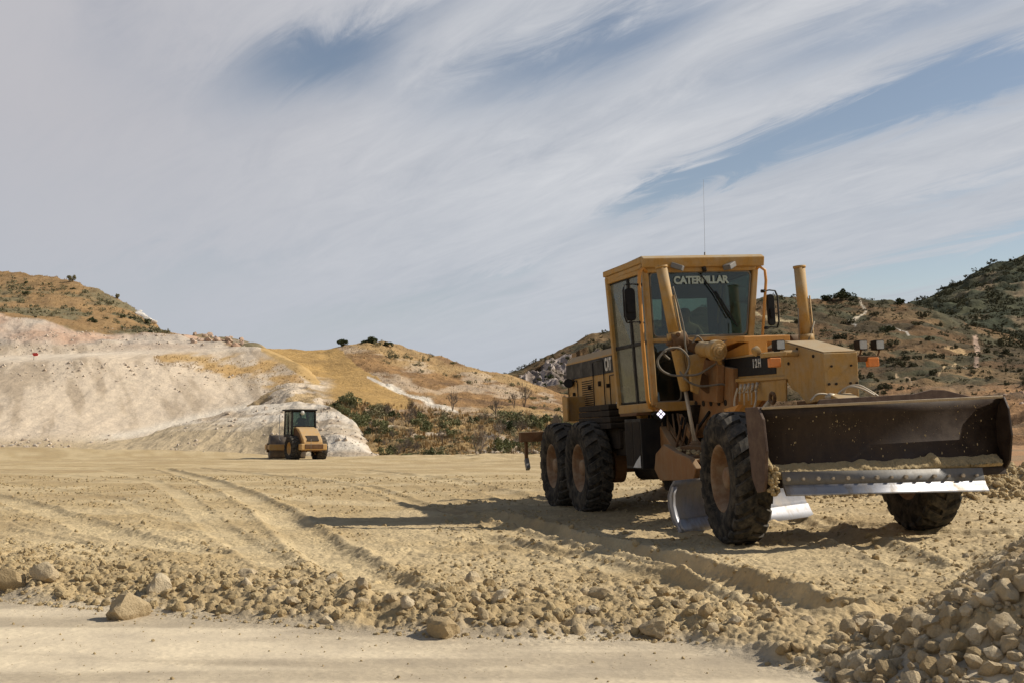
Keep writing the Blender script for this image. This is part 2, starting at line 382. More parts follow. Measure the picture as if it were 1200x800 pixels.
n_wisp=cnoise(.35,1.2,1.5,9,.6,.7); n_fine=cnoise(.8,2.9,2.8,10,.66,1.0,3.); n_big=cnoise(.35,.6,.9,4,.5,.3,8.); n_hard=cnoise(.9,2.2,5.,8,.7,1.2,5.)
# where the cloud sheet thins out (openings with world bearings / elevations)
tx=m_('DIVIDE',dx,m_('MAXIMUM',m_('ABSOLUTE',dy),.05)); tz=m_('DIVIDE',dz,m_('MAXIMUM',m_('ABSOLUTE',dy),.05))
wx=m_('ADD',tx,m_('MULTIPLY',m_('SUBTRACT',n_wisp,.5),.10)); wz=m_('ADD',tz,m_('MULTIPLY',m_('SUBTRACT',n_fine,.5),.07))
wz=m_('ADD',wz,m_('MULTIPLY',m_('SUBTRACT',n_wisp,.5),.05))
def opening(x,y,sx_,sy_,ang,amp):
    dd=place(x,y,1.); cx,cz=float(dd[0]),float(dd[2]-CAM_H); c_,s_=math.cos(R(ang)),math.sin(R(ang))
    a=m_('SUBTRACT',wx,cx); b=m_('SUBTRACT',wz,cz)
    p=m_('DIVIDE',m_('ADD',m_('MULTIPLY',a,c_),m_('MULTIPLY',b,s_)),sx_/F_PX); q=m_('DIVIDE',m_('ADD',m_('MULTIPLY',a,-s_),m_('MULTIPLY',b,c_)),sy_/F_PX)
    r=m_('ADD',m_('MULTIPLY',p,p),m_('MULTIPLY',q,q))
    return m_('MULTIPLY',m_('POWER',2.718,m_('MULTIPLY',r,-1.)),amp)
gaps=None
for g in OPENINGS if 'OPENINGS' in globals() else [
    (375,75,100,46,8,1.0),(560,95,110,38,25,.5),(750,45,130,34,30,.7),(660,65,110,26,28,.5),(900,172,150,22,22,.8),(1060,118,150,28,20,1.05),(1190,88,120,30,18,.95),(950,60,200,30,22,.35),(1100,20,200,24,20,.35),(480,20,110,24,20,.3),
    (820,208,100,17,26,.7),(1060,325,200,26,12,1.0),(1200,290,150,26,16,.75),(1130,222,90,12,18,.5),(600,315,60,12,15,.45),(760,235,60,14,30,.4),(1000,10,120,10,25,.25),
    (120,60,60,90,60,.2),(200,320,220,35,5,.25),(520,370,260,30,5,.3),(270,120,80,60,20,.25)]:
    o=opening(*g); gaps=o if gaps is None else m_('ADD',gaps,o)
dens=m_('ADD',.82,m_('MULTIPLY',m_('SUBTRACT',n_wisp,.5),.8)); dens=m_('ADD',dens,m_('MULTIPLY',m_('SUBTRACT',n_fine,.5),.4)); dens=m_('ADD',dens,m_('MULTIPLY',m_('SUBTRACT',n_big,.5),.3))
dens=m_('ADD',dens,m_('MULTIPLY',m_('SUBTRACT',n_hard,.5),.12))
dens=m_('SUBTRACT',dens,gaps)
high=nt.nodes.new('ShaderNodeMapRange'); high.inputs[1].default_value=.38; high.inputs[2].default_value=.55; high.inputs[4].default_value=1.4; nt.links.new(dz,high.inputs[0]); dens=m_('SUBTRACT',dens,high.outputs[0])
mr=nt.nodes.new('ShaderNodeMapRange'); mr.interpolation_type='SMOOTHERSTEP'; mr.inputs[1].default_value=-.6; mr.inputs[2].default_value=1.05; nt.links.new(dens,mr.inputs[0])
def rgbmix(fac,a,b,bl='MIX'): 
    n=nt.nodes.new('ShaderNodeMix'); n.data_type='RGBA'; n.blend_type=bl
    for s,v in ((0,fac),(6,a),(7,b)):
        if isinstance(v,bpy.types.NodeSocket): nt.links.new(v,n.inputs[s])
        else: n.inputs[s].default_value=v if s==0 else (*v,1)
    return n.outputs[2]
blue=rgbmix(1.,sky.outputs[0],SKYTINT,'MULTIPLY')
cb_=nt.nodes.new('ShaderNodeMapRange'); cb_.inputs[1].default_value=.68; cb_.inputs[2].default_value=1.4; nt.links.new(m_('ADD',m_('ADD',m_('MULTIPLY',n_wisp,.9),m_('MULTIPLY',n_fine,.8)),m_('MULTIPLY',n_hard,.25)),cb_.inputs[0])
cl=rgbmix(cb_.outputs[0],CLOUD_A,CLOUD_B)
# greyer, more lilac veil towards the left
vl=nt.nodes.new('ShaderNodeMapRange'); vl.interpolation_type='SMOOTHSTEP'; vl.inputs[1].default_value=.05; vl.inputs[2].default_value=-.42; nt.links.new(tx,vl.inputs[0]); cl=rgbmix(vl.outputs[0],cl,CLOUD_L)
horizon=nt.nodes.new('ShaderNodeMapRange'); horizon.inputs[1].default_value=.0; horizon.inputs[2].default_value=.25; nt.links.new(dz,horizon.inputs[0])
cl=rgbmix(horizon.outputs[0],CLOUD_H,cl)
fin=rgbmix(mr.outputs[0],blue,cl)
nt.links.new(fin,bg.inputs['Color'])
vs=sc.view_settings; vs.view_transform='Standard'; vs.look='None'; vs.exposure=EXPO; vs.gamma=1
sc.cycles.max_bounces=6; sc.cycles.transparent_max_bounces=16; sc.cycles.use_denoising=True
# ------------------------------------------------------------------ machine frame of reference
_yaw,_pit,_rol=.2269,.0041,.0494
cy,sy=math.cos(_yaw),math.sin(_yaw)
Fv=np.array([sy,-cy,0]); Lv=np.array([cy,sy,0]); Uv=np.array([0,0,1.])
F2=Fv*math.cos(_pit)+Uv*math.sin(_pit); U2=Uv*math.cos(_pit)-Fv*math.sin(_pit)
L2=Lv*math.cos(_rol)+U2*math.sin(_rol); U3=U2*math.cos(_rol)-Lv*math.sin(_rol)
MO=np.array([1.9985,18.5167,-1.0769+CAM_H])
# ------------------------------------------------------------------ ground sheet
def gp(x,y): # ground plane point under a sighting
    D=CAM_H*F_PX/(y-YH)*.997; q=place(x,y,D); return (float(q[0]),float(q[1]))
EDGE=[(-14,14.),(-6,9.6),(-3.45,7.95),(-1.8,7.15),(-.46,6.5),(.91,6.35),(1.35,5.5),(2.2,4.3),(6,2.)]
TRACKS=[ # centre line, half width, depth
 ([gp(190,546),gp(255,568),gp(322,600),gp(372,640),gp(425,680),gp(480,712)],.25,.045),
 ([gp(120,548),gp(175,562),gp(215,585),gp(262,625),gp(330,668)],.16,.01),
 ([gp(-60,575),gp(20,592),gp(90,615),gp(160,637),gp(235,652)],.24,.028),
 ([gp(-60,548),gp(60,556),gp(180,566),gp(320,572)],.4,.02),
 ([gp(560,600),gp(640,622),gp(720,640),gp(790,655),gp(880,690),gp(960,722)],.21,.085),
 ([gp(850,600),gp(960,618),gp(1100,634),gp(1250,640)],.22,.035),
 ([gp(380,556),gp(470,575),gp(560,600)],.45,.02),
 ([gp(100,545),gp(300,552),gp(500,556),gp(640,560)],.5,.025),
 ([gp(420,548),gp(520,562),gp(640,590)],.3,.03),
 ([gp(-60,610),gp(60,640),gp(170,672),gp(260,690)],.2,.012),([gp(560,628),gp(680,652),gp(800,690),gp(880,712)],.2,.04),([gp(230,545),gp(420,570),gp(560,605)],.2,.03),([gp(900,606),gp(1010,640),gp(1080,665)],.2,.04),([gp(-40,560),gp(120,585),gp(250,620),gp(330,660)],.2,.012)]
def pile_d(X,Y): return (X-1.42-.5*(Y-5.2)-(fbm(X,Y,.7,4,off=6)-.5)*.35)*.894
def edge_d(X,Y):
    ex=[e[0] for e in EDGE]; ey=[e[1] for e in EDGE]
    return (Y-np.interp(X,ex,ey))*.85
def polyparam(x,y,pts):
    d=np.full(x.shape,1e9); s_=np.zeros(x.shape); g_=np.zeros(x.shape); acc=0.
    for (x0,y0),(x1,y1) in zip(pts[:-1],pts[1:]):
        dx,dy=x1-x0,y1-y0; L_=math.hypot(dx,dy); t=np.clip(((x-x0)*dx+(y-y0)*dy)/(L_*L_),0,1); q=np.hypot(x-x0-t*dx,y-y0-t*dy); m=q<d
        d=np.where(m,q,d); s_=np.where(m,acc+t*L_,s_); g_=np.where(m,np.sign((x-x0)*dy-(y-y0)*dx),g_); acc+=L_
    return d,s_,g_
def rough_mask(X,Y):
    e=edge_d(X,Y); wob=fbm(X,Y,.5,4)-.5
    r=sstep(-.02,.15,e+wob*.35)*(.25+.75*np.exp(-np.clip(e-.8,0,99)/(1.6+.05*Y)))
    band=np.exp(-((Y-8.3-.6*X)/1.6)**2)*sstep(-1,.5,X)*.5      # loose belt in front of the machine
    r=np.maximum(r,band*sstep(0,.2,e)); 
    r=np.maximum(r,.35*sstep(.52,.66,fbm(X,Y,2.6,3,off=4))*sstep(0,.3,e))
    bk=np.exp(-((Y-19.6+1.1*np.clip((X-2.2)/6.5,0,1.6))/1.7)**2)*sstep(2.4,3.6,X)*sstep(26,14,X); r=np.maximum(r,bk*1.6)
    for pts,hw,dp in TRACKS: r=r*(1-.85*np.exp(-(polydist(X,Y,pts)/(hw*1.1))**4))
    return r
def ground_z(X,Y,detail=True):
    u=(X-MO[0])*Fv[0]+(Y-MO[1])*Fv[1]; v=(X-MO[0])*Lv[0]+(Y-MO[1])*Lv[1]
    wgt=sstep(7.5,1.,np.maximum(np.abs(u-2.8)-4.2,0)+np.maximum(np.abs(v)-1.4,0)*.9)
    pl=.0494*np.clip(v,-1.3,1.6)-.0041*0
    z=wgt*pl
    z=z+(-.27)*sstep(22,65,Y)*sstep(12,-6,X)+.62*sstep(66,92,Y)*sstep(-8,-26,X)+.22*(fbm(X*.7,Y,7,5,off=71)-.5)*sstep(34,60,Y)*sstep(130,90,Y)+.16*sstep(62,70,Y)*sstep(-14,-4,X)*fbm(X,Y,1.5,4,off=72)*2*(Y<80)
    # bank of graded spoil behind and right of the machine
    t=np.clip((X-2.2)/6.5,0,1.6); yc=20.3-1.1*t; h=.18+.36*t*t
    d=Y-yc-(fbm(X,Y,.8,4)-.5)*.6; prof=np.exp(-(d/np.where(d<0,.75+.5*t,1.6))**2)
    z=z+h*prof*sstep(1.6,3.,X)*sstep(26,14,X)
    z=z+.25*sstep(9,22,X-.1*Y)*sstep(16,30,Y)+.35*(fbm(X,Y,6,3,off=9)-.4)*sstep(7,12,X)*sstep(17,24,Y)
    e=edge_d(X,Y)
    z=z+.055*sstep(-.05,.5,e+(fbm(X,Y,.45,4)-.5)*.6)+.05*np.exp(-((e-.7)/.55)**2)*(.4+1.2*fbm(X,Y,.7,3,off=2))
    pd=np.clip(pile_d(X,Y),0,9); z=z+1.15*np.tanh(pd*.60/1.15)*sstep(11.2,8.8,Y)*sstep(3.9,5.4,Y)*sstep(9.5,6.5,X)
    z=z+.05*(fbm(X,Y,3.,4,off=1)-.5)*sstep(.2,1.5,e)
    for pts,hw,dp in TRACKS:
        q=polydist(X,Y,pts); z=z-dp*np.exp(-(q/hw)**4)+dp*.6*np.exp(-((q-hw*1.3)/(hw*.28))**2)*(.4+1.2*fbm(X,Y,.25,3))
    if detail:
        rm=rough_mask(X,Y); near=sstep(34,14,Y)
        z=z+rm*(.016*cells(X,Y,.12,3)+.02*cells(X,Y,.065,9)+.014*cells(X,Y,.035,12)+.06*(fbm(X,Y,.3,4,off=5)-.5))*(.25+.75*near)
        z=z+(.022*(fbm(X,Y,.22,5,off=8)-.5)+.010*cells(X,Y,.06,5)+.02*cells(X,Y,.21,15)*sstep(.45,.6,fbm(X,Y,1.1,3,off=44)))*sstep(-.1,.2,e)*(.5+.5*near)
        z=z+.05*(fbm(X*.6+Y*.2,Y,.9,4,off=18)-.5)*sstep(.3,1.5,e)*sstep(60,20,Y)
        z=z+.004*(fbm(X,Y,.35,3,off=8)-.5)+(.010*(fbm(X*.25+Y*.05,Y,.28,5,off=51)-.5)+.004*(fbm(X,Y,.05,3,off=52)-.5))*sstep(.3,0,e)
        # cleat marks across the fresh tracks
        for k in (0,2,4,5,9,11):
            pts,hw,dp=TRACKS[k]; q,sa_,sg=polyparam(X,Y,pts)
            z=z+.009*np.exp(-((q-hw*.6)/(hw*.38))**4)*np.tanh(3*np.sin((sa_+.35*q)*2*math.pi/.17))*sstep(24,9,Y)
    return z
def ground_sheet():
    a_in=np.linspace(-R(27.5),R(27.5),930); a_out=np.linspace(R(27.5),R(180),60)[1:]
    az=np.concatenate([-a_out[::-1],a_in,a_out])
    inv=np.linspace(1/3.2,1/75,560); lg=np.geomspace(3.2,75,560); rr=np.sort(np.concatenate([1/inv,lg]))
    rr=rr[::1]; rr=np.concatenate([[.0,.8,1.6,2.4],rr[::1],np.geomspace(78,2500,60)])
    A,Rr=np.meshgrid(az,rr); X=Rr*np.sin(A);Y=Rr*np.cos(A)
    wide=np.abs(A)>R(28)
    Z=ground_z(X,Y)
    Z=np.where(Rr>75,Z*np.clip(75/Rr,0,1)-.0*Rr,Z)
    Z=Z+0
    e=edge_d(X,Y); rm=rough_mask(X,Y)
    a=np.array([.43,.32,.168]);b=np.array([.53,.415,.24]);road=np.array([.60,.50,.35]);road2=np.array([.42,.345,.24]); dark=np.array([.33,.235,.12])
    k=sstep(.35,.65,fbm(X,Y,1.3,5,off=3))[...,None]; col=a*(1-k)+b*k
    k=(sstep(.5,.7,fbm(X,Y,3.5,4,off=13))*.5)[...,None]; col=col*(1-k)+dark*k
    k=(rm*.55)[...,None]; col=col*(1-k)+np.array([.41,.30,.158])*k
    k=sstep(.38,.62,fbm(X*.22,Y*1.2,.5,6,off=23))[...,None]; rc=road*(1-k)+road2*k
    k=sstep(.25,-.05,e+(fbm(X,Y,.5,4)-.5)*.35)[...,None]; col=col*(1-k)+rc*k
    for pts,hw,dp in TRACKS[:6]:
        k=(.5*np.exp(-(polydist(X,Y,pts)/hw)**4))[...,None]; col=col*(1-k)+b*1.03*k
    # reddish earth terraces off to the right, further back
    k=(sstep(24,32,Y)*sstep(8,12,X-.25*(Y-24)))[...,None]; n=sstep(.4,.6,fbm(X,Y,4,4,off=17))[...,None]
    col=col*(1-k)+(np.array([.38,.22,.11])*(1-n)+np.array([.30,.20,.11])*n)*k
    V=np.stack([X,Y,Z],-1).reshape(-1,3); nr,nc=X.shape
    i=np.arange(nr-1)[:,None]*nc+np.arange(nc-1)[None]; Fq=np.stack([i,i+nc,i+nc+1,i+1],-1).reshape(-1,4)[:,::-1]
    o=np_obj('ground',V,Fq,M['ground'],{'col':col.reshape(-1,3),'rg':(.28+.72*sstep(-.35,.2,e+(fbm(X,Y,.5,4)-.5)*.2)).reshape(-1)}); tag(o,kind='structure',label='pale tan graded earth with tyre tracks and loose clods')
ground_sheet()
# ------------------------------------------------------------------ hills
HILLS={}
def hill(name,x0,x1,ncol,lines,nrows,mat,colf,amp,scale,label,rough_amp=0.,drop=.35,aniso=1.,warp=None):
    """lines: from near foot to crest: ([(x,y)...],[(x,D)...]) sightings; real slope with a back side behind the crest"""
    xs=np.linspace(x0,x1,ncol); L=[]
    for yy,dd in lines:
        y=np.interp(xs,[p[0] for p in yy],[p[1] for p in yy]); D=np.interp(xs,[p[0] for p in dd],[p[1] for p in dd])
        def sm(a,wpx):
            n=max(1,int(wpx/(xs[1]-xs[0])/2)); k_=np.hanning(2*n+3)[1:-1]; k_/=k_.sum(); return np.convolve(np.pad(a,n,mode='edge'),k_,'valid')
        L.append((sm(y,26 if len(L)<len(lines)-1 else 9),sm(D,150)))
    rows=[];ys=[]
    for k in range(len(L)-1):
        n=nrows[k]
        for t in np.linspace(0,1,n,endpoint=(k==len(L)-2)):
            y=L[k][0]*(1-t)+L[k+1][0]*t; D=L[k][1]*(1-t)+L[k+1][1]*t
            rows.append(place(xs,y,D)); ys.append(y)
    sk=rows[0].copy(); sk[:,2]-=.8; k_=1-6/sk[:,1]; sk[:,0]*=k_; sk[:,1]*=k_; rows.insert(0,sk); ys.insert(0,ys[0])
    crest=rows[-1]
    for s in (.02,.06,.12,.3,.6,1.):      # far side
        b=crest.copy(); d=crest[:,1]*.5*s; b[:,1]+=d; b[:,0]*=1+.5*s; b[:,2]-=d*drop*min(1,s*4+.1)+0.; rows.append(b); ys.append(ys[-1]*0+L[-1][0])
    P=np.array(rows); PX=np.broadcast_to(xs,P.shape[:2]); PY=np.array(ys)
    nz=(fbm(P[...,0],P[...,1],scale,6,.55,off=len(name))-.5)*2*amp
    if rough_amp is not None and callable(rough_amp): nz=nz+rough_amp(PX,PY,P)
    edge=np.ones(len(rows)); edge[:2]=0.2
    P[...,2]+=nz*edge[:,None]
    col=colf(PX,PY,P)
    nr,nc=PX.shape; i=np.arange(nr-1)[:,None]*nc+np.arange(nc-1)[None]; Fq=np.stack([i,i+1,i+nc+1,i+nc],-1).reshape(-1,4)
    o=np_obj(name,P.reshape(-1,3),Fq,mat,{'col':col.reshape(-1,3)}); tag(o,kind='structure',label=label)
    HILLS[name]=(PX,PY,P,len(rows)-6); return o
def on_hill(name,x,y):
    PX,PY,P,nr=HILLS[name]; j=int(np.argmin(np.abs(PX[0]-x))); i=int(np.argmin(np.abs(PY[:nr,j]-y))); return P[i,j].copy()
def mixv(a,b,k): k=np.clip(k,0,1)[...,None]; return np.asarray(a)*(1-k)+np.asarray(b)*k
PALE=(.60,.49,.36);PALE2=(.43,.34,.24);PINK=(.50,.335,.23);GOLD=(.50,.31,.10);BROWN=(.42,.25,.10);SAGE=(.20,.19,.11);WHITE=(.66,.60,.50);GREYT=(.43,.36,.26)
STRAW=(.50,.34,.15)
def c_left(x,y,P):
    X,Y,Z=P[...,0],P[...,1],P[...,2]
    sk=fbm(X*1.1+Z*1.3,Z*.35-X*.10,1.3,6,off=1)   # raked streaks down the slope
    c=mixv(PALE,PALE2,sstep(.38,.66,sk))
    c=mixv(c,GREYT,sstep(.52,.7,fbm(X,Z*3,7,5,off=5))*.5)
    # grass band along the bench
    gb=np.exp(-((y-(np.interp(x,[60,200,300,380,440],[405,418,432,455,490])))/np.interp(x,[60,200,300,380,440],[5,9,16,20,14]))**2)*sstep(150,220,x)
    c=mixv(c,mixv(BROWN,STRAW,fbm(X,Y,3,4)),sstep(.45,.62,fbm(X,Z*2,3.5,5,off=7)+gb*.35-.18)*sstep(.1,.5,gb))
    bt=np.exp(-((y-np.interp(x,[0,150,300],[420,412,406]))/3.5)**2)*sstep(330,290,x); c=mixv(c,(.66,.56,.43),bt*.9)
    bb=np.exp(-((y-np.interp(x,[0,150,300],[400,402,402]))/8)**2)*sstep(330,290,x); c=mixv(c,(.46,.36,.27),bb*sstep(.4,.55,fbm(X,Z*2,4,5,off=41)))
    rd=np.exp(-((y-np.interp(x,[60,150,225,300,345],[524,508,490,476,470]))/5)**2)*sstep(60,120,x)*sstep(380,340,x); c=mixv(c,(.68,.60,.48),rd*.8)
    gp_=in_poly(x+(fbm(X,Y,3,3)-.5)*12,y+(fbm(X,Y,3,3,off=5)-.5)*8,[(306,400),(345,404),(415,450),(475,505),(440,507),(418,484),(398,474),(374,464),(352,444),(322,418)])
    c=mixv(c,mixv(mixv((.50,.35,.17),(.44,.31,.16),fbm(X,Y,2.5,5)),PALE,sstep(.5,.6,fbm(X,Y,2.2,4,off=61))),gp_*.85)
    cl_=np.interp(x,[305,330,360,420,500],[404,418,438,484,538]); c=mixv(c,mixv((.46,.31,.13),(.41,.265,.11),fbm(X,Y,2.5,5)),sstep(9,4,y-cl_)*(x>306)*sstep(482,470,y))
    tn=sstep(508,524,y+(fbm(X,Y,6,4)-.5)*16)*sstep(380,300,x); c=mixv(c,(.46,.355,.215),tn*.9)
    up=sstep(407,400,y)*sstep(330,290,x)
    c=mixv(c,mixv(PINK,(.50,.42,.33),sstep(.4,.65,fbm(X,Y,8,5,off=2))),up)
    gl=np.interp(x,[-300,0,60,120,200,270,300],[360,371,377,388,394,402,405])+(fbm(X,Y,6,4,off=3)-.5)*16
    hb=mixv(mixv((.24,.145,.065),(.32,.205,.095),fbm(X,Y,5,5,off=6)),(.30,.19,.09),sstep(.5,.7,fbm(X,Y,9,5,off=8)))
    hb=mixv(hb,(.16,.145,.085),sstep(.5,.62,fbm(X,Y,7,5,off=12))*.8*sstep(328,350,y))
    c=mixv(c,hb,sstep(2,-2,y-gl))
    c=mixv(c,(.72,.70,.66),in_poly(x,y,[(160,362),(163,360),(173,366),(177,378),(166,373)])*1.)
    return c
def r_left(x,y,P):
    X,Y,Z=P[...,0],P[...,1],P[...,2]
    low=sstep(400,410,y); rk=np.abs(fbm(X*1.0,Z*1.6+Y*.3,2.2,5,off=4)-.5)
    rills=(fbm(X*1.2,Z*.25,1.6,4,off=14)-.5)
    return -rk*.22*low+rills*.14*low+(1-low)*(fbm(X,Y,3,5,off=9)-.5)*1.0+(1-low)*sstep(390,372,y)*0
hill('left_cut_slope',-330,500,760,[
  ([(-330,529),(0,528),(200,530),(330,532),(440,543),(500,543)],[(-330,92),(0,90),(300,92),(440,78),(500,74)]),
  ([(-330,480),(0,480),(200,492),(330,490),(420,520),(460,538),(500,541)],[(-330,100),(0,99),(300,103),(440,84),(500,76)]),
  ([(-330,426),(0,424),(100,418),(200,424),(300,440),(380,466),(430,500),(470,536),(500,540)],[(-330,112),(0,112),(300,118),(440,94),(500,80)]),
  ([(-330,414),(0,416),(150,411),(300,406),(350,425),(400,468),(440,505),(475,536),(500,539)],[(-330,122),(0,125),(300,130),(400,112),(500,84)]),
  ([(-330,360),(0,371),(60,376),(120,387),(200,394),(270,400),(305,404),(360,430),(420,485),(500,538)],[(-330,134),(0,135),(300,138),(400,118),(500,88)]),
  ([(-330,268),(-100,300),(0,318),(40,322),(85,329),(130,346),(160,365),(190,386),(215,396),(240,393),(280,399),(305,404),(330,418),(420,484),(500,538)],[(-330,230),(0,205),(150,175),(220,156),(300,146),(400,122),(500,90)])],
  [70,90,30,60,110],M['cut'],c_left,.16,5,'pale cut slope rising to a dry grass hill at the left',rough_amp=r_left)
def c_ramp(x,y,P):
    X,Y,Z=P[...,0],P[...,1],P[...,2]
    c=mixv(mixv((.64,.56,.45),PALE2,sstep(.4,.7,fbm(X*.5+Y*.2,Y+Z*2,2.4,6,off=3))),GREYT,sstep(.55,.7,fbm(X,Y+Z*3,5,4,off=8))*.4)
    return mixv(c,(.45,.35,.215),sstep(486,512,y+(fbm(X,Y,4,4)-.5)*26)*sstep(395,345,x)*.95)
hill('pale_spoil_ramp',60,462,420,[
  ([(60,531),(200,533),(330,536),(462,543)],[(60,82),(300,79),(462,72)]),
  ([(60,529),(150,522),(250,505),(330,497),(400,510),(440,534),(462,542)],[(60,84),(300,88),(400,80),(462,73)]),
  ([(60,528),(150,515),(225,492),(300,473),(350,468),(385,474),(415,493),(435,520),(450,538),(462,541)],[(60,86),(300,99),(360,98),(415,88),(462,74)])],
  [60,50],M['cut'],c_ramp,.16,3,'low pale ramp of spoil at the foot of the cut slope',rough_amp=lambda x,y,P:-.35*np.abs(fbm(P[...,0]*1.2,P[...,2]*1.5,1.8,5,off=4)-.5)*1.4,drop=.25)
MID_TOP=[(280,412),(315,407),(350,409),(380,410),(396,407),(412,403),(430,400),(450,401),(480,409),(520,419),(560,431),(600,440),(640,455),(700,476),(760,492),(850,508),(950,520)]
GOLDP=[(300,400),(392,404),(420,428),(470,462),(492,480),(440,476),(380,470),(345,442),(310,415)]
def c_mid(x,y,P):
    X,Y,Z=P[...,0],P[...,1],P[...,2]
    c=mixv((.29,.17,.075),(.20,.12,.06),sstep(.42,.62,fbm(X,Y,6,6,off=2)))
    c=mixv(c,(.40,.27,.125),sstep(.5,.68,fbm(X,Y,11,5,off=21))*.8)
    c=mixv(c,(.48,.38,.27),sstep(.58,.68,fbm(X,Z*3,4,5,off=5))*.6)
    gold=in_poly(x+(fbm(X,Y,3,3)-.5)*5,y+(fbm(X,Y,3,3,off=5)-.5)*4,GOLDP)
    c=mixv(c,mixv((.44,.28,.105),(.38,.235,.085),fbm(X*.7+Y*.3,Y,1.2,5)),gold*1.)
    tr=np.abs(y-np.interp(x,[430,450,480,520,545],[443,450,463,478,484])); wd=np.interp(x,[430,450,480,520,545],[1,2,3.2,3.2,.7])
    c=mixv(c,(.60,.53,.43),sstep(1.3,.7,tr/wd+(fbm(X,Y,2,4)-.5)*.8)*(x>430)*(x<545))
    lo=sstep(478,495,y); c=mixv(c,mixv((.37,.25,.11),(.28,.20,.105),sstep(.4,.6,fbm(X,Y,3,5,off=15))),lo*.8)
    c=mixv(c,(.56,.46,.34),sstep(.60,.68,fbm(X,Y,3.5,4,off=31))*lo)
    c=mixv(c,mixv((.60,.49,.36),(.45,.32,.17),sstep(.5,.6,fbm(X,Y,2.5,5,off=81))),sstep(398,372,x+(fbm(X,Y,3,4)-.5)*20)*sstep(440,452,y+(fbm(X,Y,3,4,off=3)-.5)*14))
    return c
hill('middle_grass_hill',270,980,620,[
  ([(270,545),(440,543),(640,545),(980,548)],[(270,78),(640,72),(980,66)]),
  ([(270,540),(440,505),(640,515),(980,535)],[(270,86),(640,84),(980,80)]),
  ([(270,500),(340,462),(400,470),(520,485),(640,490),(760,512),(980,530)],[(270,100),(640,100),(980,95)]),
  (MID_TOP+[(980,524)],[(270,140),(400,150),(640,165),(980,130)])],
  [45,50,130],M['hill'],c_mid,.35,5,'dry brown grass hill in the middle distance',drop=.3,rough_amp=lambda x,y,P:(fbm(P[...,0],P[...,1],1.5,4,off=3)-.5)*.6*(1-.8*in_poly(x,y,GOLDP)))

def c_right(x,y,P):
    X,Y,Z=P[...,0],P[...,1],P[...,2]
    c=mixv((.15,.09,.042),(.085,.062,.031),sstep(.4,.62,fbm(X,Y,14,6,off=2)))
    c=mixv(c,(.22,.145,.07),sstep(.53,.66,fbm(X,Y,22,5,off=12))*.8)
    c=mixv(c,(.07,.07,.038),sstep(.54,.62,fbm(X,Y,9,5,off=33))*.75)
    cliff=in_poly(x+(fbm(X,Z,6,3)-.5)*14,y+(fbm(X,Z,6,3,off=3)-.5)*8,[(608,443),(640,425),(665,418),(695,408),(725,405),(730,425),(700,440),(690,452),(640,452)])
    c=mixv(c,mixv((.44,.37,.32),(.20,.16,.13),sstep(.45,.6,fbm(X*1.4,Z*.8,3.2,6,off=3))),cliff*.95)
    for pts,wd,cc in PATHS:
        q=polydist(x,y,pts); c=mixv(c,cc,sstep(1.3,.6,q/wd+(fbm(X,Y,5,3)-.5)*.7))
    red=sstep(446,458,y)*sstep(1000,1060,x); c=mixv(c,mixv((.30,.17,.08),(.20,.13,.07),sstep(.4,.6,fbm(X,Y,6,4,off=7))),red*sstep(.35,.5,fbm(X,Y,12,4,off=3)))
    return c
PATHS=[([(1007,351),(1010,358),(1015,364),(1005,371),(995,374)],1.1,(.50,.42,.31)),([(1041,383),(1052,386),(1060,389),(1066,395)],1.0,(.48,.43,.36)),
 ([(995,374),(1003,379)],1.0,(.55,.5,.42)),([(1143,398),(1146,412),(1144,428)],3.0,(.44,.31,.22)),([(1100,443),(1112,430),(1120,425)],1.,(.40,.29,.16)),([(1128,437),(1136,432)],1,(.45,.36,.25)),
 ([(1108,408),(1125,410),(1135,414)],1.5,(.42,.28,.14)),([(1050,440),(1066,445),(1068,452)],1.,(.42,.30,.18)),([(870,360),(900,372),(930,378)],1.5,(.42,.33,.19))]
hill('right_scrub_hill',540,1480,720,[
  ([(540,500),(700,512),(1000,520),(1200,518),(1480,512)],[(540,190),(700,150),(1200,95),(1480,90)]),
  ([(540,470),(700,480),(1000,474),(1100,466),(1200,468),(1480,460)],[(540,230),(700,200),(1200,120),(1480,115)]),
  ([(540,465),(600,448),(700,450),(1000,440),(1200,440),(1480,430)],[(540,270),(700,250),(1200,210),(1480,200)]),
  ([(540,462),(590,441),(600,437),(620,429),(640,417),(665,405),(690,394),(720,387),(800,368),(860,356),(905,349),(940,350),(985,347),(1000,349),(1040,352),(1075,358),(1100,366),(1130,378),(1200,398),(1480,420)],[(540,330),(700,330),(1000,380),(1200,330),(1480,300)])],
  [30,60,130],M['hill_far'],c_right,1.1,16,'brown scrub covered hill behind the grader',drop=.3,
  rough_amp=lambda x,y,P:(fbm(P[...,0],P[...,1],5,4,off=3)-.5)*2.2+in_poly(x,y,[(608,443),(640,425),(700,404),(730,405),(730,425),(690,452),(640,452)])*(np.abs(fbm(P[...,0],P[...,2]*1.5,7,5,off=6)-.5)*-16+1))
def c_far(x,y,P):
    X,Y=P[...,0],P[...,1]
    c=mixv((.075,.075,.04),(.05,.055,.03),sstep(.4,.6,fbm(X,Y,22,6,off=2)))
    c=mixv(c,(.26,.19,.11),sstep(.55,.66,fbm(X,Y,30,6,off=8))*.9*sstep(1100,1160,x)); return c
hill('far_green_hill',940,1560,420,[
  ([(940,420),(1200,440),(1560,440)],[(940,420),(1560,360)]),
  ([(940,400),(1075,380),(1200,385),(1560,380)],[(940,470),(1560,420)]),
  ([(940,385),(1040,366),(1075,353),(1100,341),(1130,327),(1165,311),(1200,302),(1300,275),(1420,262),(1560,300)],[(940,640),(1560,640)])],
  [30,120],M['hill_far'],c_far,2.,25,'dark green far hill at the right edge',drop=.3,rough_amp=lambda x,y,P:(fbm(P[...,0],P[...,1],8,4,off=3)-.5)*5)
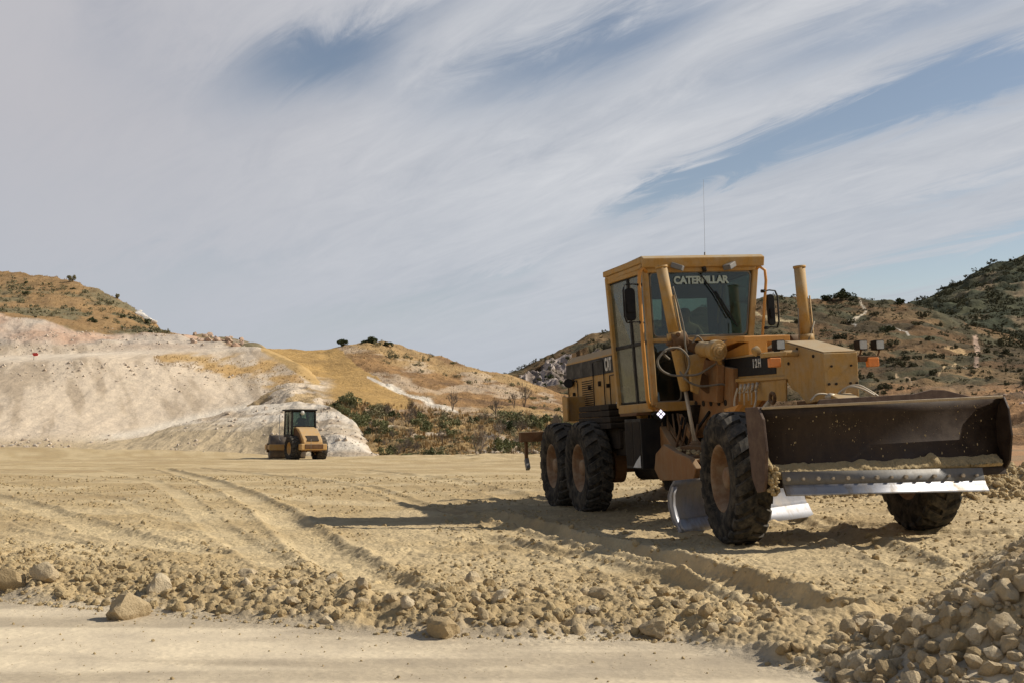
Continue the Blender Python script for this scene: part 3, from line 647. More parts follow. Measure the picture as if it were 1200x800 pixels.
# ------------------------------------------------------------------ wheels
def lug_ring(mb,R_,W,n,skew=.16,side_drop=.075):
    for s in (-1,1):
        for k in range(n):
            a0=2*math.pi*(k+.5*(s>0))/n; hw=math.pi/n*.62
            ys=[-.012,W*.14,W*.30,W*.43,W*.5+.004,W*.5-.002]; rt=[R_,R_,R_-.003,R_-.016,R_-.05,R_-side_drop-.03]; rb=[R_-.045]*3+[R_-.06,R_-.08,R_-side_drop-.045]
            vs=[];fs=[]
            for i,(y,a,b) in enumerate(zip(ys,rt,rb)):
                an=a0+skew*(y/(W*.5))*1.0; h=hw*(1-.12*i/5)
                yb=y if i<4 else y-.012
                for r,an2,yy in ((b,an-h*1.15,yb),(a,an-h,y),(a,an+h,y),(b,an+h*1.15,yb)):
                    vs.append((r*math.cos(an2),s*yy,r*math.sin(an2)))
            for i in range(5):
                for j in range(4): fs.append((i*4+j,i*4+(j+1)%4,(i+1)*4+(j+1)%4,(i+1)*4+j))
            fs+=[(0,1,2,3),(23,22,21,20)]
            mb.add(vs,fs)
def tyre_mesh(R_,W,rr,n,name='tyre',lugs=True):
    mb=MB(); h=W/2
    pr=[(h*.72,rr),(h*.9,rr+.02),(h*1.02,rr+(R_-rr)*.3),(h*1.05,rr+(R_-rr)*.52),(h*1.0,rr+(R_-rr)*.76),(h*.9,R_-.045),(h*.5,R_-.035),(0,R_-.032)]
    pr=pr+[(-y,r) for y,r in pr[-2::-1]]+[(-h*.5,rr-.03),(h*.5,rr-.03)]
    mb.lathe(pr,72,close=True)
    if lugs: mb.mi=1; lug_ring(mb,R_,W,n)
    return mb.mesh(name,[M['tyre'],M['lug']])
def rim_mesh(rr,W,dish,mat,holes=10):
    """outer face towards +y"""
    mb=MB(); h=W/2
    mb.lathe([(h*.80,rr+.012),(h*.84,rr-.004),(h*.78,rr-.02),(h*.45,rr-.05),(dish+.03,rr-.075),(dish,rr-.11),(dish,.12),(dish+.035,.115),(dish+.06,.10),(dish+.065,0.0)],56)
    mb.lathe([(-h*.80,rr+.012),(-h*.84,rr-.004),(-h*.5,rr-.05),(dish-.01,rr-.07)],40)
    mb.lathe([(dish-.02,0),(dish-.02,rr-.08)],32)
    return mb.mesh('rim',mat)
def hub_mesh(dish,n=10,rb=.165,hub=.0):
    mb=MB(); mb.lathe([(dish+.0,.135),(dish+.05,.13),(dish+.07+hub,.11),(dish+.085+hub,.085),(dish+.09+hub,0)],28)
    for k in range(n):
        a=2*math.pi*k/n; mb.cyl((rb*math.cos(a),dish-.005,rb*math.sin(a)),(rb*math.cos(a),dish+.03,rb*math.sin(a)),.016,6)
        a+=math.pi/n; mb.mi=1; mb.cyl((.205*math.cos(a),dish+.001,.205*math.sin(a)),(.205*math.cos(a),dish+.006,.205*math.sin(a)),.026,10); mb.mi=0
    return mb.mesh('hub',[M['rim'],M['grime']])
def wheel_part(parent,loc,rz,tm,rm,hm):
    w=bpy.data.objects.new('wheel',rm); C.objects.link(w); w.parent=parent; w.location=loc; w.rotation_euler=(0,RNG.random()*6,0) if False else (0,0,rz)
    for nm,me in (('tyre',tm),('hub',hm)):
        if me is None: continue
        o=bpy.data.objects.new(nm,me); C.objects.link(o); o.parent=w
        o.rotation_euler=(0,float(RNG.random()*6),0)
    return w
# ------------------------------------------------------------------ motor grader (x forward, y to its left, z up)
G=empty('motor_grader'); 
G.matrix_world=Matrix(((F2[0],L2[0],U3[0],MO[0]),(F2[1],L2[1],U3[1],MO[1]),(F2[2],L2[2],U3[2],MO[2]),(0,0,0,1)))
tag(G,'dusty yellow motor grader with tall cab and a wide dozer blade on its front','motor grader')
T_=tyre_mesh(.685,.37,.34,21); RR=rim_mesh(.345,.37,.0,M['rim']); RF=rim_mesh(.345,.37,-.07,M['rim'])
HR=hub_mesh(.0,10,.165,.04); HF=hub_mesh(-.07,10,.16,.09)
for u in (.76,-.76):
    wheel_part(G,(u,-1.03,.685),R(180),T_,RR,HR); wheel_part(G,(u,1.03,.685),0,T_,RR,HR)
wheel_part(G,(6.09,-1.05,.69),R(180-6),T_,RF,HF); wheel_part(G,(6.09,1.08,.69),R(-6),T_,RF,HF)
def rr_poly(x0,x1,y0,y1,r,n=4):
    p=[]
    for cx,cy_,a0 in ((x1-r,y1-r,0),(x0+r,y1-r,90),(x0+r,y0+r,180),(x1-r,y0+r,270)):
        for i in range(n+1):
            a=R(a0+90*i/n); p.append((cx+r*math.cos(a),cy_+r*math.sin(a)))
    return p
# tandem cases
for s in (-1,1):
    b=MB(); b.prism(rr_poly(-1.05,1.18,.45,.95,.24,6),1,s*.66-.09,s*.66+.09); b.build('tandem_case',M['brown'],G,.01)
b=MB(); b.cyl((.0,-.75,.72),(.0,.75,.72),.17,20); b.cyl((1.02,-.8,.68),(1.2,-.8,.68),.02,6); b.build('rear_axle',M['brown'],G)
# rear frame, belly, transmission
b=MB(); b.box(-2.0,1.9,-.33,.33,.85,1.38); b.box(.9,2.3,-.28,.28,.62,.9); b.prism([(1.9,.9),(3.0,1.0),(3.3,1.5),(1.9,1.5)],1,-.34,.34)
b.cyl((1.1,-.30,.62),(2.1,-.30,.66),.15,14); b.box(1.25,2.2,-.75,-.3,.85,1.2); b.box(1.1,2.0,.3,.75,.6,1.2); b.build('rear_frame',M['grime'],G,.015)
b=MB()
for y in (-.42,-.2,.2,.42): b.tube([(1.9,y,1.3),(2.4,y*1.2,1.05),(2.9,y,.95),(3.3,y*.8,1.15),(3.6,y*.6,1.4)],.02,8)
for y in (-.55,-.48,-.60): b.tube([(2.3,y,1.42),(2.5,y-.02,1.0),(2.85,y,.72),(3.15,y+.05,.95),(3.3,y+.1,1.35)],.018,8)
b.build('hose_bundle',M['black'],G)
b=MB(); b.bar((2.7,-.60,1.38),(3.45,-.50,.74),.07,.16); b.bar((3.05,-.45,1.36),(3.62,-.40,.90),.06,.10); b.build('support_arm',M['rust'],G,.01)
b=MB()
for k,y in enumerate((-.66,-.60,-.54,-.49)): b.tube([(2.95+.05*k,y,1.40),(3.0+.07*k,y-.01,1.1),(3.12+.08*k,y,.82+.03*k),(3.32+.05*k,y+.02,.88),(3.5+.05*k,y+.05,1.25)],.014,7)
b.build('hydraulic_hose',M['brown'],G)
# engine hood
b=MB(); b.prism([(-.53,1.36),(-.55,2.36),(-.44,2.47),(.44,2.47),(.55,2.36),(.53,1.36)],0,-1.9,1.72); 
hood=b.build('engine_hood',M['yellow'],G,.02)
b=MB(); b.box(-1.86,1.70,-.5585,-.548,2.08,2.335); b.box(-1.86,1.70,.548,.5585,2.08,2.335); b.build('black_band',M['black'],hood,split=True)
text_obj('CAT',.27,(.50,-.562,2.205),(1,0,0),(0,0,1),M['letters'],hood,.008,.62)
b=MB()
for z in np.arange(1.62,2.02,.035): b.box(-1.0,-.42,-.548,-.541,z,z+.016)
b.build('louvre_panel',M['grime'],hood)
b=MB()
for q in ([(-1.75,1.48),(-1.75,2.03),(-1.68,2.05),(-1.25,2.05),(-1.2,2.0),(-1.2,1.42)],[(-.3,2.28),(-.3,1.62),(-.25,1.56),(0.,1.56)],[(-.26,2.3),(.22,2.3),(.26,2.26),(.26,1.62),(.2,1.56),(-.2,1.56)],[(.55,1.42),(.55,2.04),(1.4,2.04),(1.4,1.42)]):
    b.tube([(x,-.563,z) for x,z in q],.009,6)
b.build('door_seam',M['black'],hood)
b=MB(); b.box(.0,.04,-.585,-.545,1.9,1.98); b.box(.42,.46,-.585,-.545,1.86,1.92); b.box(-.55,-.51,-.585,-.545,1.86,1.93); b.box(-1.45,-1.41,-.585,-.545,1.8,1.86); b.build('door_latch',M['grime'],hood,.004)
b=MB(); b.prism([(.78,1.72),(.92,1.72),(.85,1.86)],1,-.556,-.545); b.box(.76,.94,-.554,-.545,1.6,1.63); b.build('warning_sticker',M['white'],hood)
b=MB(); b.box(1.28,1.52,-.556,-.545,1.45,1.68); b.build('white_sticker',M['white'],hood)
b=MB(); b.cyl((-1.55,-.60,2.02),(-1.42,-.66,2.02),.075,14); b.build('rear_lamp',M['black'],G)
b=MB(); b.cyl((-.9,.2,2.45),(-.9,.2,2.75),.05,12); b.tube([(.2,-.1,2.47),(.2,-.1,2.56),(.45,-.1,2.56)],.02,8); b.build('exhaust_pipe',M['grime'],G)
# guard and dark boxes beside the hood
b=MB(); b.prism([(-.92,1.38),(-.92,1.77),(-.86,1.80),(-.62,1.77),(-.66,1.38)],1,-.92,-.89); b.prism([(-.86,1.38),(-.86,1.78),(-.83,1.78),(-.83,1.38)],1,-.89,-.56); b.build('rear_guard',M['yellow'],G,.008)
b=MB()
for i,z in enumerate((1.24,1.33,1.42,1.51)): b.prism(rr_poly(.0+.02*i,1.62-.02*i,z,z+.082,.03),1,-.93,-.5)
b.prism(rr_poly(.3,1.6,.95,1.24,.05),1,-.80,-.5)
b.build('ribbed_air_box',M['grime'],G,.01)
# steps and battery box below the cab
b=MB(); b.box(2.32,2.98,-.96,-.60,.70,1.36); b.build('side_box',M['black'],G,.01)
b=MB(); b.box(2.36,2.64,-.966,-.955,.74,1.32); b.box(2.68,2.94,-.966,-.955,.74,1.32); b.build('box_panel',M['grime'],G,.004)
b=MB(); b.prism([(2.62,.72),(2.92,.72),(2.92,.88),(2.75,.80)],1,-.970,-.963); b.build('grey_plate',M['white'],G)
b=MB(); b.box(2.2,2.9,-.98,-.72,1.40,1.44); b.box(2.3,2.75,-1.02,-.80,1.08,1.11) if False else None; b.build('step_plate',M['brown'],G,.006)
# ripper at the rear
b=MB(); b.bar((-2.0,-.7,1.15),(-2.95,-.7,1.15),.12,.16); b.bar((-2.0,.7,1.15),(-2.95,.7,1.15),.12,.16); b.box(-3.08,-2.9,-1.16,1.16,1.06,1.24); b.bar((-1.9,0,1.1),(-2.9,0,1.1),.5,.3)
rp=b.build('ripper',M['brown'],G,.012)
for y in (-1.05,-.5,0,.5,1.05):
    b=MB(); b.bar((-3.0,y,1.06),(-3.03,y,.72),.05,.09); b.mi=1; b.bar((-3.03,y,.76),(-2.93,y,.58),.07,.1); b.build('ripper_shank',[M['brown'],M['grey']],rp,.006)
# ---------------------------------------------------------------- cab
# corner posts: (bottom, top) -- y spreads towards the roof
NF=[(3.06,-.78,1.52),(3.08,-.82,3.32)]; NR=[(1.74,-.80,1.52),(1.86,-.92,3.34)]
FF=[(3.06,.50,1.52),(3.08,.74,3.32)]; FR=[(1.74,.56,1.52),(1.86,.80,3.34)]
def lerp(a,b,t): return tuple(np.array(a)*(1-t)+np.array(b)*t)
b=MB(); W_=.075
for p in (NF,FF): b.bar(p[0],p[1],W_,W_,(1,0,0))
for p in (NR,FR): b.bar(p[0],p[1],.10,.09,(1,0,0))
zt=lambda P_,z: lerp(P_[0],P_[1],(z-P_[0][2])/(P_[1][2]-P_[0][2]))
for A_,B_ in ((NF,FF),(NR,FR),(NF,NR),(FF,FR)):
    b.bar(zt(A_,1.50),zt(B_,1.50),.09,.12); b.bar(zt(A_,3.29),zt(B_,3.30),.08,.10)
b.bar(zt(NF,2.36),zt(FF,2.36),.05,.055); b.bar(zt(FF,2.36),zt(FR,2.36),.04,.04); b.bar(zt(NR,2.36),zt(FR,2.36),.05,.08)
b.box(1.74,3.05,-.76,.52,1.44,1.50)
cab=b.build('cab',M['yellow'],G,.012)
b=MB(); x0,x1=1.78,3.26; pl=[(x0,-.98),(3.12,-.90),(3.14,-.86),(3.14,.80),(3.12,.84),(x0,.86)]
b.prism(pl,2,3.36,3.44); b.prism([(x0+.02,-.96),(3.10,-.88),(3.10,.82),(x0+.02,.84)],2,3.30,3.36)
b.prism([(1.70,3.34),(1.70,3.44),(x0,3.46),(3.12,3.46),(3.20,3.42),(3.17,3.30),(3.13,3.30),(3.13,3.38),(x0,3.38)],1,-.88,.83)
b.build('roof',M['yellow'],cab,.012)
def quad_panel(A_,B_,z0,z1,t0=0.,t1=1.,th=.008,inset=.045,rad=.07,off=(0,0,0)):
    """rounded glass panel between two posts"""
    pts=rr_poly(0,1,0,1,.12,5); c=[]
    a0,a1,b0,b1=map(np.array,(zt(A_,z0),zt(A_,z1),zt(B_,z0),zt(B_,z1)))
    wd=np.linalg.norm(b0-a0); 
    def P_(s,t):
        s=(inset/wd)+s*(1-2*inset/wd); s=t0+s*(t1-t0); return (a0*(1-s)+b0*s)*(1-t)+(a1*(1-s)+b1*s)*t+np.array(off)
    n=np.cross(b0-a0,a1-a0); n/=np.linalg.norm(n)
    hgt=z1-z0; ww=wd*(t1-t0); pts=rr_poly(0,ww,0,hgt,rad,5)
    outer=[P_(x/ww,y/hgt) for x,y in pts]; m=len(outer); b=MB()
    b.add([tuple(p+n*th/2) for p in outer]+[tuple(p-n*th/2) for p in outer],[tuple(range(m)),tuple(range(2*m-1,m-1,-1))]+[(i,(i+1)%m,m+(i+1)%m,m+i) for i in range(m)])
    g=MB(); loop=[tuple(p) for p in outer]+[tuple(outer[0])]; g.tube(loop,.014,6,False)
    return b,g
for nm,A_,B_,z0,z1,t0,t1,gm,rad in (('windshield',NF,FF,2.40,3.245,0,1,'glass',.07),('lower_front_window',NF,FF,1.56,2.33,.0,.30,'glass',.07),('lower_front_window',NF,FF,1.56,2.33,.70,1.,'glass',.07),
    ('door_window',NF,NR,2.36,3.24,.0,.45,'side_glass',.03),('door_window',NF,NR,1.58,2.33,.0,.45,'side_glass',.03),('side_window',NF,NR,2.36,3.24,.47,1.,'side_glass',.03),('side_window',NF,NR,1.58,2.33,.47,1.,'side_glass',.03),
    ('far_side_window',FF,FR,2.40,3.24,0,1,'glass',.04),('far_side_window',FF,FR,1.58,2.33,0,1,'side_glass',.04),
    ('rear_window',NR,FR,2.42,3.24,0,.48,'glass',.05),('rear_window',NR,FR,2.42,3.24,.52,1,'glass',.05)):
    b,g=quad_panel(A_,B_,z0,z1,t0,t1,rad=rad,inset=.055); o=b.build(nm,M[gm],G); g.build('rubber_seal',M['hose'] if 'front' in nm or nm=='windshield' else M['black'],o)
b=MB(); b.bar(zt(NF,2.345) ,zt(NR,2.345),.03,.03); q0=lerp(zt(NF,1.5),zt(NR,1.5),.46); q1=lerp(zt(NF,3.3),zt(NR,3.3),.46); b.bar(q0,q1,.035,.05,(1,0,0)); b.build('door_frame',M['black'],cab)
b=MB(); b.prism([(1.9,-.86),(3.0,-.78),(3.0,.70),(1.9,.76)],2,3.24,3.295); b.box(1.80,1.86,-.84,.72,3.03,3.27); b.box(1.80,1.86,-.84,-.66,2.3,3.05); b.box(1.79,1.85,-.12,-.02,2.3,3.05); b.box(1.80,1.86,.55,.70,2.3,3.05); b.box(1.80,1.86,-.80,.60,1.55,2.40); b.build('cab_lining',M['seat'],cab,.01)
b=MB(); b.box(3.0,3.05,-.40,.15,1.52,2.33); b.build('front_panel',M['black'],cab,.01)
text_obj('CATERPILLAR',.135,(3.098,-.05,3.13),(0,1,0),(0.01,0,1),M['letters_glass'] if 'letters_glass' in M else M['letters'],G,.006,.97,name='windshield_lettering')
b=MB(); b.tube([(3.12,.02,3.27),(3.125,-.06,3.2),(3.115,.12,2.95),(3.112,.30,2.62)],.009,6); b.bar((3.11,.14,2.98),(3.11,.42,2.50),.012,.02); b.build('wiper',M['black'],cab)
b=MB(); b.cyl((3.14,-.02,3.30),(3.17,-.02,3.24),.03,8); b.build('wiper_motor',M['grime'],cab)
for y,t in ((-.47,-.12),(.38,.12)):
    b=MB(); b.bar((3.16,y,3.33),(3.24,y-t,3.27),.12,.07); b.build('roof_lamp',M['grey'],G,.01)
b=MB(); b.cyl((2.45,.29,3.46),(2.45,.30,3.6),.012,6); b.cyl((2.45,.30,3.6),(2.45,.345,4.62),.0018,5); b.build('antenna',M['grey'],G)
# grab rails
b=MB(); b.tube([(3.10,-.80,3.25),(3.14,-.87,3.30),(3.15,-.915,3.25),(3.15,-.93,3.1),(3.15,-.925,2.3),(3.15,-.905,1.6),(3.15,-.88,1.50),(3.12,-.80,1.47),(3.08,-.76,1.47)],.026,10); b.build('grab_rail',M['orange'],G)
b=MB(); b.tube([(3.10,.73,3.26),(3.14,.78,3.29),(3.15,.845,3.24),(3.15,.85,3.1),(3.15,.74,2.3),(3.13,.68,2.26)],.02,10); b.build('grab_rail',M['orange'],G)
# mirrors
def mirror(y0,y1,z0,z1,rail,u=3.12):
    b=MB(); b.prism(rr_poly(y0,y1,z0,z1,.045),0,u-.03,u+.02); m=b.build('mirror',M['black'],G,.008)
    b=MB(); b.prism(rr_poly(y0+.015,y1-.015,z0+.015,z1-.015,.035),0,u-.036,u-.0305); b.build('mirror_glass',M['mirror'],m)
    b=MB(); b.mi=0; b.prism(rr_poly(y0+.02,y1-.02,z0+.25*(z1-z0),z0+.55*(z1-z0),.02),0,u+.02,u+.045)
    o=y0 if abs(y0)>abs(y1) else y1; s=1 if o>0 else -1
    for z in (z0-.03,z1+.04): b.tube([(3.15,rail,z),(u+.05,(rail+o)/2,z+.01),(u+.05,o+s*.0,z)],.010,6)
    b.tube([(u+.05,o+s*.0,z0-.03),(u+.05,o+s*.03,z0+.05),(u+.05,o+s*.03,z1-.03),(u+.05,o,z1+.04)],.012,6)
    b.cyl((3.15,rail-.03,z1+.04),(3.15,rail+.03,z1+.04),.022,8); b.cyl((3.15,rail-.03,z0-.03),(3.15,rail+.03,z0-.03),.022,8)
    b.build('mirror_bracket',M['black'],m)
mirror(-1.13,-.99,2.62,3.04,-.925); mirror(.86,.96,2.50,2.92,.80)
# seat, console, steering
b=MB(); b.prism(rr_poly(-.34,.10,1.95,2.62,.10),0,2.03,2.15); b.prism(rr_poly(-.34,.10,1.88,2.0,.04),0,2.05,2.55);  b.box(2.15,2.4,-.25,.0,1.5,1.88); b.box(2.1,2.5,-.42,-.36,2.1,2.16); b.build('operator_seat',M['seat'],G,.03)
b=MB(); b.bar((2.85,-.12,1.5),(2.72,-.12,2.3),.16,.12); b.tube([(2.72+.0,-.12+.2*math.cos(a),2.36+.1*math.sin(a)) for a in np.linspace(0,2*math.pi,20)],.014,6,False); b.prism(rr_poly(-.30,.05,2.2,2.42,.04),0,2.78,2.86); 
for i in range(6): b.cyl((2.7,-.38+.035*i,2.2),(2.68,-.38+.035*i,2.42),.008,6)
for i in range(5): b.cyl((2.7,.08+.035*i,2.2),(2.68,.08+.035*i,2.42),.008,6)
b.build('steering_console',M['black'],G,.008)
b=MB(); b.prism(rr_poly(.02,.28,2.36,2.45,.03),0,2.60,2.72); b.build('dash_cover',M['white'],G,.01)
# ---------------------------------------------------------------- main frame
b=MB(); b.prism([(2.9,1.08),(3.5,1.10),(4.28,1.50),(4.5,1.70),(5.6,1.70),(5.75,1.58),(6.3,1.42),(6.3,1.95),(5.8,2.03),(2.9,2.05)],1,-.17,.17)
frame=b.build('main_frame',M['yellow'],G,.012)
b=MB(); b.prism([(4.0,1.805),(5.4,1.775),(5.42,2.0),(4.0,2.03)],1,-.178,-.1705); b.build('black_band',M['black'],frame)
text_obj('1 2 H',.145,(4.93,-.184,1.92),(1,0,-.02),(.02,0,1),M['letters'],frame,.002,.72)
b=MB(); b.prism([(4.3,1.735),(5.78,1.70),(5.78,1.735),(4.3,1.775)],1,-.21,-.171); b.prism([(4.85,1.50),(5.62,1.46),(5.66,1.70),(4.85,1.70)],1,-.19,-.171); b.build('frame_rib',M['yellow'],frame,.004)
# saddle plate and lift arm assembly
b=MB(); b.prism([(2.6,1.08),(3.45,1.08),(4.32,1.46),(4.38,1.9),(3.5,2.02),(2.75,2.02)],1,-.24,-.172); b.prism([(2.6,1.08),(3.45,1.08),(4.32,1.46),(4.38,1.9),(3.5,2.02),(2.75,2.02)],1,.172,.24)
b.prism([(3.55,1.55),(4.05,1.5),(4.15,1.95),(3.95,2.12),(3.62,2.12)],1,-.34,-.245)
b.build('saddle_plate',M['rust'],G,.01)
b=MB()
for u in (3.15,3.4,3.65,3.9,4.1): b.cyl((u,-.252,1.52-.02*(u-3.)),(u,-.236,1.52-.02*(u-3.)),.038,12)
b.build('pin_hole',M['grime'],G)
b=MB(); # curved fender like bracket sweeping from the cab foot to the frame
cv=[(3.25,2.05),(3.5,2.10),(3.8,2.2),(4.1,2.26),(4.4,2.28),(4.6,2.26)]
b.prism([(u,z) for u,z in cv]+[(u,z-.07) for u,z in cv[::-1]],1,-.17,.42); b.prism([(3.3,1.9),(4.6,1.98),(4.6,2.2),(3.3,2.05)],1,-.12,.12); b.build('saddle_cover',M['orange'],G,.008)
def lift(yb,top,mid,low,foot,name='lift_cylinder'):
    b=MB(); t=np.array(top);m=np.array(mid);l=np.array(low)
    b.tube([tuple(t),tuple(t*.97+m*.03)],.079,18); b.tube([tuple(t),tuple(m)],.07,18); b.tube([tuple(m),tuple(m*.7+l*.3),tuple(l*.95+m*.05),tuple(l)],[.078,.076,.066,.05],18)
    b.cyl(tuple(m*.9+t*.1),tuple(m),.095,18)
    o=b.build(name,M['yellow'],G); b=MB(); b.cyl(tuple(l),foot,.024,12); b.build('rod',M['rod'],o)
    b=MB(); b.sphere(foot,.09,12); b.build('ball_joint',M['brown'],o)
    b=MB(); d=(l-t)/np.linalg.norm(l-t); s=np.array([.05,.075,0])
    b.tube([tuple(t*.6+m*.4+s),tuple(m+s+d*.1),tuple(l+s*.8)],.011,6); b.build('oil_pipe',M['yellow'],o)
    return o
lift(-1,(3.8,-.86,3.23),(3.8,-.73,2.30),(3.8,-.635,1.67),(3.8,-.545,.97))
lift(1,(4.1,.86,3.16),(4.1,.89,2.2),(4.1,.89,1.62),(4.0,.70,.95))
b=MB(); b.tube([(4.15,.78,2.62),(4.15,.77,2.2)],.008,6); b.tube([(4.15,.99,2.45),(4.2,.86,2.2)],.010,6); b.build('oil_pipe',M['hose'],G)
# yokes and lift arms
b=MB(); b.cyl((3.8,-.80,2.28),(3.8,-.60,2.30),.12,16); b.bar((3.8,-.62,2.27),(3.9,-.25,2.05),.12,.12); b.bar((3.8,-.60,1.95),(3.8,-.24,1.65),.10,.16)
for z in (2.2,2.36): b.cyl((3.88,-.73,z),(3.93,-.73,z),.03,8)
b.bar((3.84,-.86,2.26),(3.84,-.66,2.26),.10,.05)
b.cyl((3.8,.98,2.2),(3.8,.80,2.2),.12,16); b.bar((3.95,.86,2.15),(3.9,.2,2.05),.16,.14); b.build('lift_arm',M['brown'],G,.012)
b=MB(); b.cyl((3.95,-.46,2.17),(4.25,-.40,2.13),.095,20); b.cyl((4.22,-.405,2.135),(4.32,-.385,2.12),.125,26); b.cyl((4.32,-.385,2.12),(4.335,-.382,2.118),.085,20); b.cyl((4.335,-.382,2.118),(4.36,-.378,2.115),.05,12); b.cyl((4.36,-.378,2.115),(4.375,-.375,2.112),.024,6)
b.prism([(-.64,2.10),(-.36,2.14),(-.44,2.02),(-.50,1.80),(-.54,1.62),(-.62,1.66)],0,3.92,3.99); b.bar((4.2,-.34,2.03),(4.0,-.2,1.9),.05,.05)
for k in range(6): b.cyl((4.325,-.385+.10*math.cos(k*1.047),2.12+.10*math.sin(k*1.047)),(4.34,-.385+.10*math.cos(k*1.047),2.12+.10*math.sin(k*1.047)),.012,6)
b.build('shift_motor',M['yellow'],G,.006)
def smooth(pts,n=6):
    P_=[np.array(p,float) for p in pts]; P_=[P_[0]*2-P_[1]]+P_+[P_[-1]*2-P_[-2]]; out=[]
    for i in range(1,len(P_)-2):
        for t in np.linspace(0,1,n,endpoint=False):
            a,b_,c,d=P_[i-1:i+3]; out.append(tuple(.5*((2*b_)+(-a+c)*t+(2*a-5*b_+4*c-d)*t*t+(-a+3*b_-3*c+d)*t**3)))
    out.append(tuple(P_[-2])); return out
b=MB()
b.tube(smooth([(4.0,-.9,2.06),(4.1,-1.01,2.13),(4.1,-.94,2.18),(4.1,-.80,2.18),(4.1,-.70,2.08),(4.1,-.69,1.96),(4.1,-.75,1.85)]),.014,8)
b.tube(smooth([(4.02,-.95,2.16),(4.1,-1.02,2.13),(4.1,-1.09,2.04),(4.1,-1.05,1.93),(4.1,-.92,1.86),(4.1,-.74,1.85),(4.1,-.57,1.86),(4.1,-.39,1.95),(4.1,-.21,2.04)]),.014,8)
b.tube(smooth([(4.02,-.78,1.9),(4.1,-.75,1.81),(4.1,-.67,1.75),(4.1,-.54,1.71),(4.1,-.36,1.72),(4.1,-.25,1.72),(4.1,-.19,1.66)]),.013,8)
b.tube(smooth([(3.95,-.78,2.95),(3.95,-.68,2.5),(3.95,-.66,2.2),(3.95,-.62,2.0),(3.95,-.6,1.85)]),.012,8)
b.tube(smooth([(3.9,-.55,2.25),(3.9,-.48,2.33),(3.9,-.42,2.28),(3.95,-.4,2.18)]),.012,8)
b.build('hydraulic_hose',M['hose'],G)
b=MB()
for i,u in enumerate((4.55,4.66,4.77,4.88,5.0)):
    b.cyl((u,-.22,1.70),(u,-.24,1.63-.03*(i%2)),.02,8); b.cyl((u,-.24,1.66),(u+.02*(i%3-1),-.25,1.50-.05*(i%2)),.009,6); b.cyl((u,-.26,1.60),(u+.05,-.26,1.60+.03*(i%2)),.012,6)
b.tube(smooth([(4.5,-.25,1.66),(4.45,-.28,1.5),(4.5,-.3,1.3)]),.012,8); b.tube(smooth([(5.0,-.25,1.62),(5.1,-.3,1.5),(5.05,-.35,1.3)]),.012,8)
b.build('valve_fittings',M['rod'],G)
b=MB(); b.prism([(4.3,1.42),(4.75,1.46),(4.4,1.26)],1,-.36,-.30); b.bar((4.2,-.33,1.22),(4.6,-.33,1.24),.08,.05); b.bar((4.2,-.33,1.22),(4.3,-.33,1.1),.06,.05); b.cyl((4.45,-.37,1.38),(4.45,-.355,1.38),.03,10); b.build('linkage_plate',M['orange'],G,.006)
# ---------------------------------------------------------------- drawbar, circle and moldboard
b=MB(); b.bar((6.0,0,.85),(4.9,-.1,.88),.22,.2); 
for s in (-1,1): b.bar((4.95,0,.88),(3.7,s*.66,.90),.16,.18)
b.prism(rr_poly(3.3,4.3,-.78,.78,.2),2,.80,.88); b.cyl((3.8,-.56,.88),(3.8,-.56,1.0),.12,14); b.build('drawbar',M['brown'],G,.012)
b=MB(); b.lathe([(0,.74),(.09,.74),(.09,.60),(0,.60)],48,close=True); o=b.build('circle_ring',M['brown'],G); o.rotation_euler=(R(90),0,0); o.location=(3.6,-.1,.80)
b=MB(); b.bar((2.75,-.66,1.28),(3.62,-.62,.62),.10,.22); b.bar((2.9,.6,1.3),(3.62,.5,.62),.10,.22); b.prism([(3.12,.70),(3.3,.56),(4.45,.60),(4.55,.74),(4.35,.86),(3.9,.93),(3.5,1.02),(3.2,.9)],1,-.86,-.78); b.prism([(3.5,.86),(4.35,.80),(4.35,.84),(3.5,.90)],1,-.80,-.5); b.build('blade_lift_frame',M['rust'],G,.012)
b=MB(); gl=np.random.default_rng(4)
for k in range(40):
    t=gl.random(); rr2=.012+.035*gl.random()**2; b.sphere((3.5+.85*t,-.80+.2*gl.random(),.955-.08*t+.02*gl.random()),(rr2,rr2*(.7+.6*gl.random()),rr2*.7),6)
tag(b.build('dirt_lumps',M['clod'],G,split=False),kind='stuff')
A0=np.array([4.78,-1.27,.06]); B0=np.array([3.85,.86,.08]); dv=(B0-A0)/np.linalg.norm(B0-A0); nv=np.array([-dv[1],dv[0],0]); nv=nv if nv[0]>0 else -nv
prof=[(.10,.0),(.05,.06),(.0,.16),(-.035,.28),(-.03,.40),(.02,.50),(.08,.57)]
def sweep(mb,A_,B_,prof,n_,th,ins0=0,ins1=0):
    A_=np.array(A_,float);B_=np.array(B_,float);d=(B_-A_);L_=np.linalg.norm(d);d/=L_;A_=A_+d*ins0;B_=B_-d*ins1
    pf=[(o,z) for o,z in prof]+[(o-th,z) for o,z in prof[::-1]]; k=len(pf); vs=[]
    for P_ in (A_,B_):
        for o,z in pf: vs.append(tuple(P_+n_*o+np.array([0,0,z])))
    mb.smooth=True; mb.add(vs,[(i,(i+1)%k,k+(i+1)%k,k+i) for i in range(k)]); mb.smooth=False
    mb.add(vs,[tuple(range(k)),tuple(range(2*k-1,k-1,-1))])
b=MB(); sweep(b,A0,B0,prof[1:],nv,.03); mold=b.build('moldboard',M['moldsteel'] if 'moldsteel' in M else M['steel'],G)
b=MB(); sweep(b,A0-np.array([0,0,.02]),B0-np.array([0,0,.02]),[(.125,-.02),(.075,.06),(.035,.14)],nv,.022); b.build('cutting_edge',M['steel'],mold)
b=MB(); sweep(b,A0,A0+dv*.06,[(.14,.0),(.085,.06),(.035,.16),(.0,.28),(.005,.40),(.05,.50)],nv,.05); b.build('end_bit',M['steel'],mold)
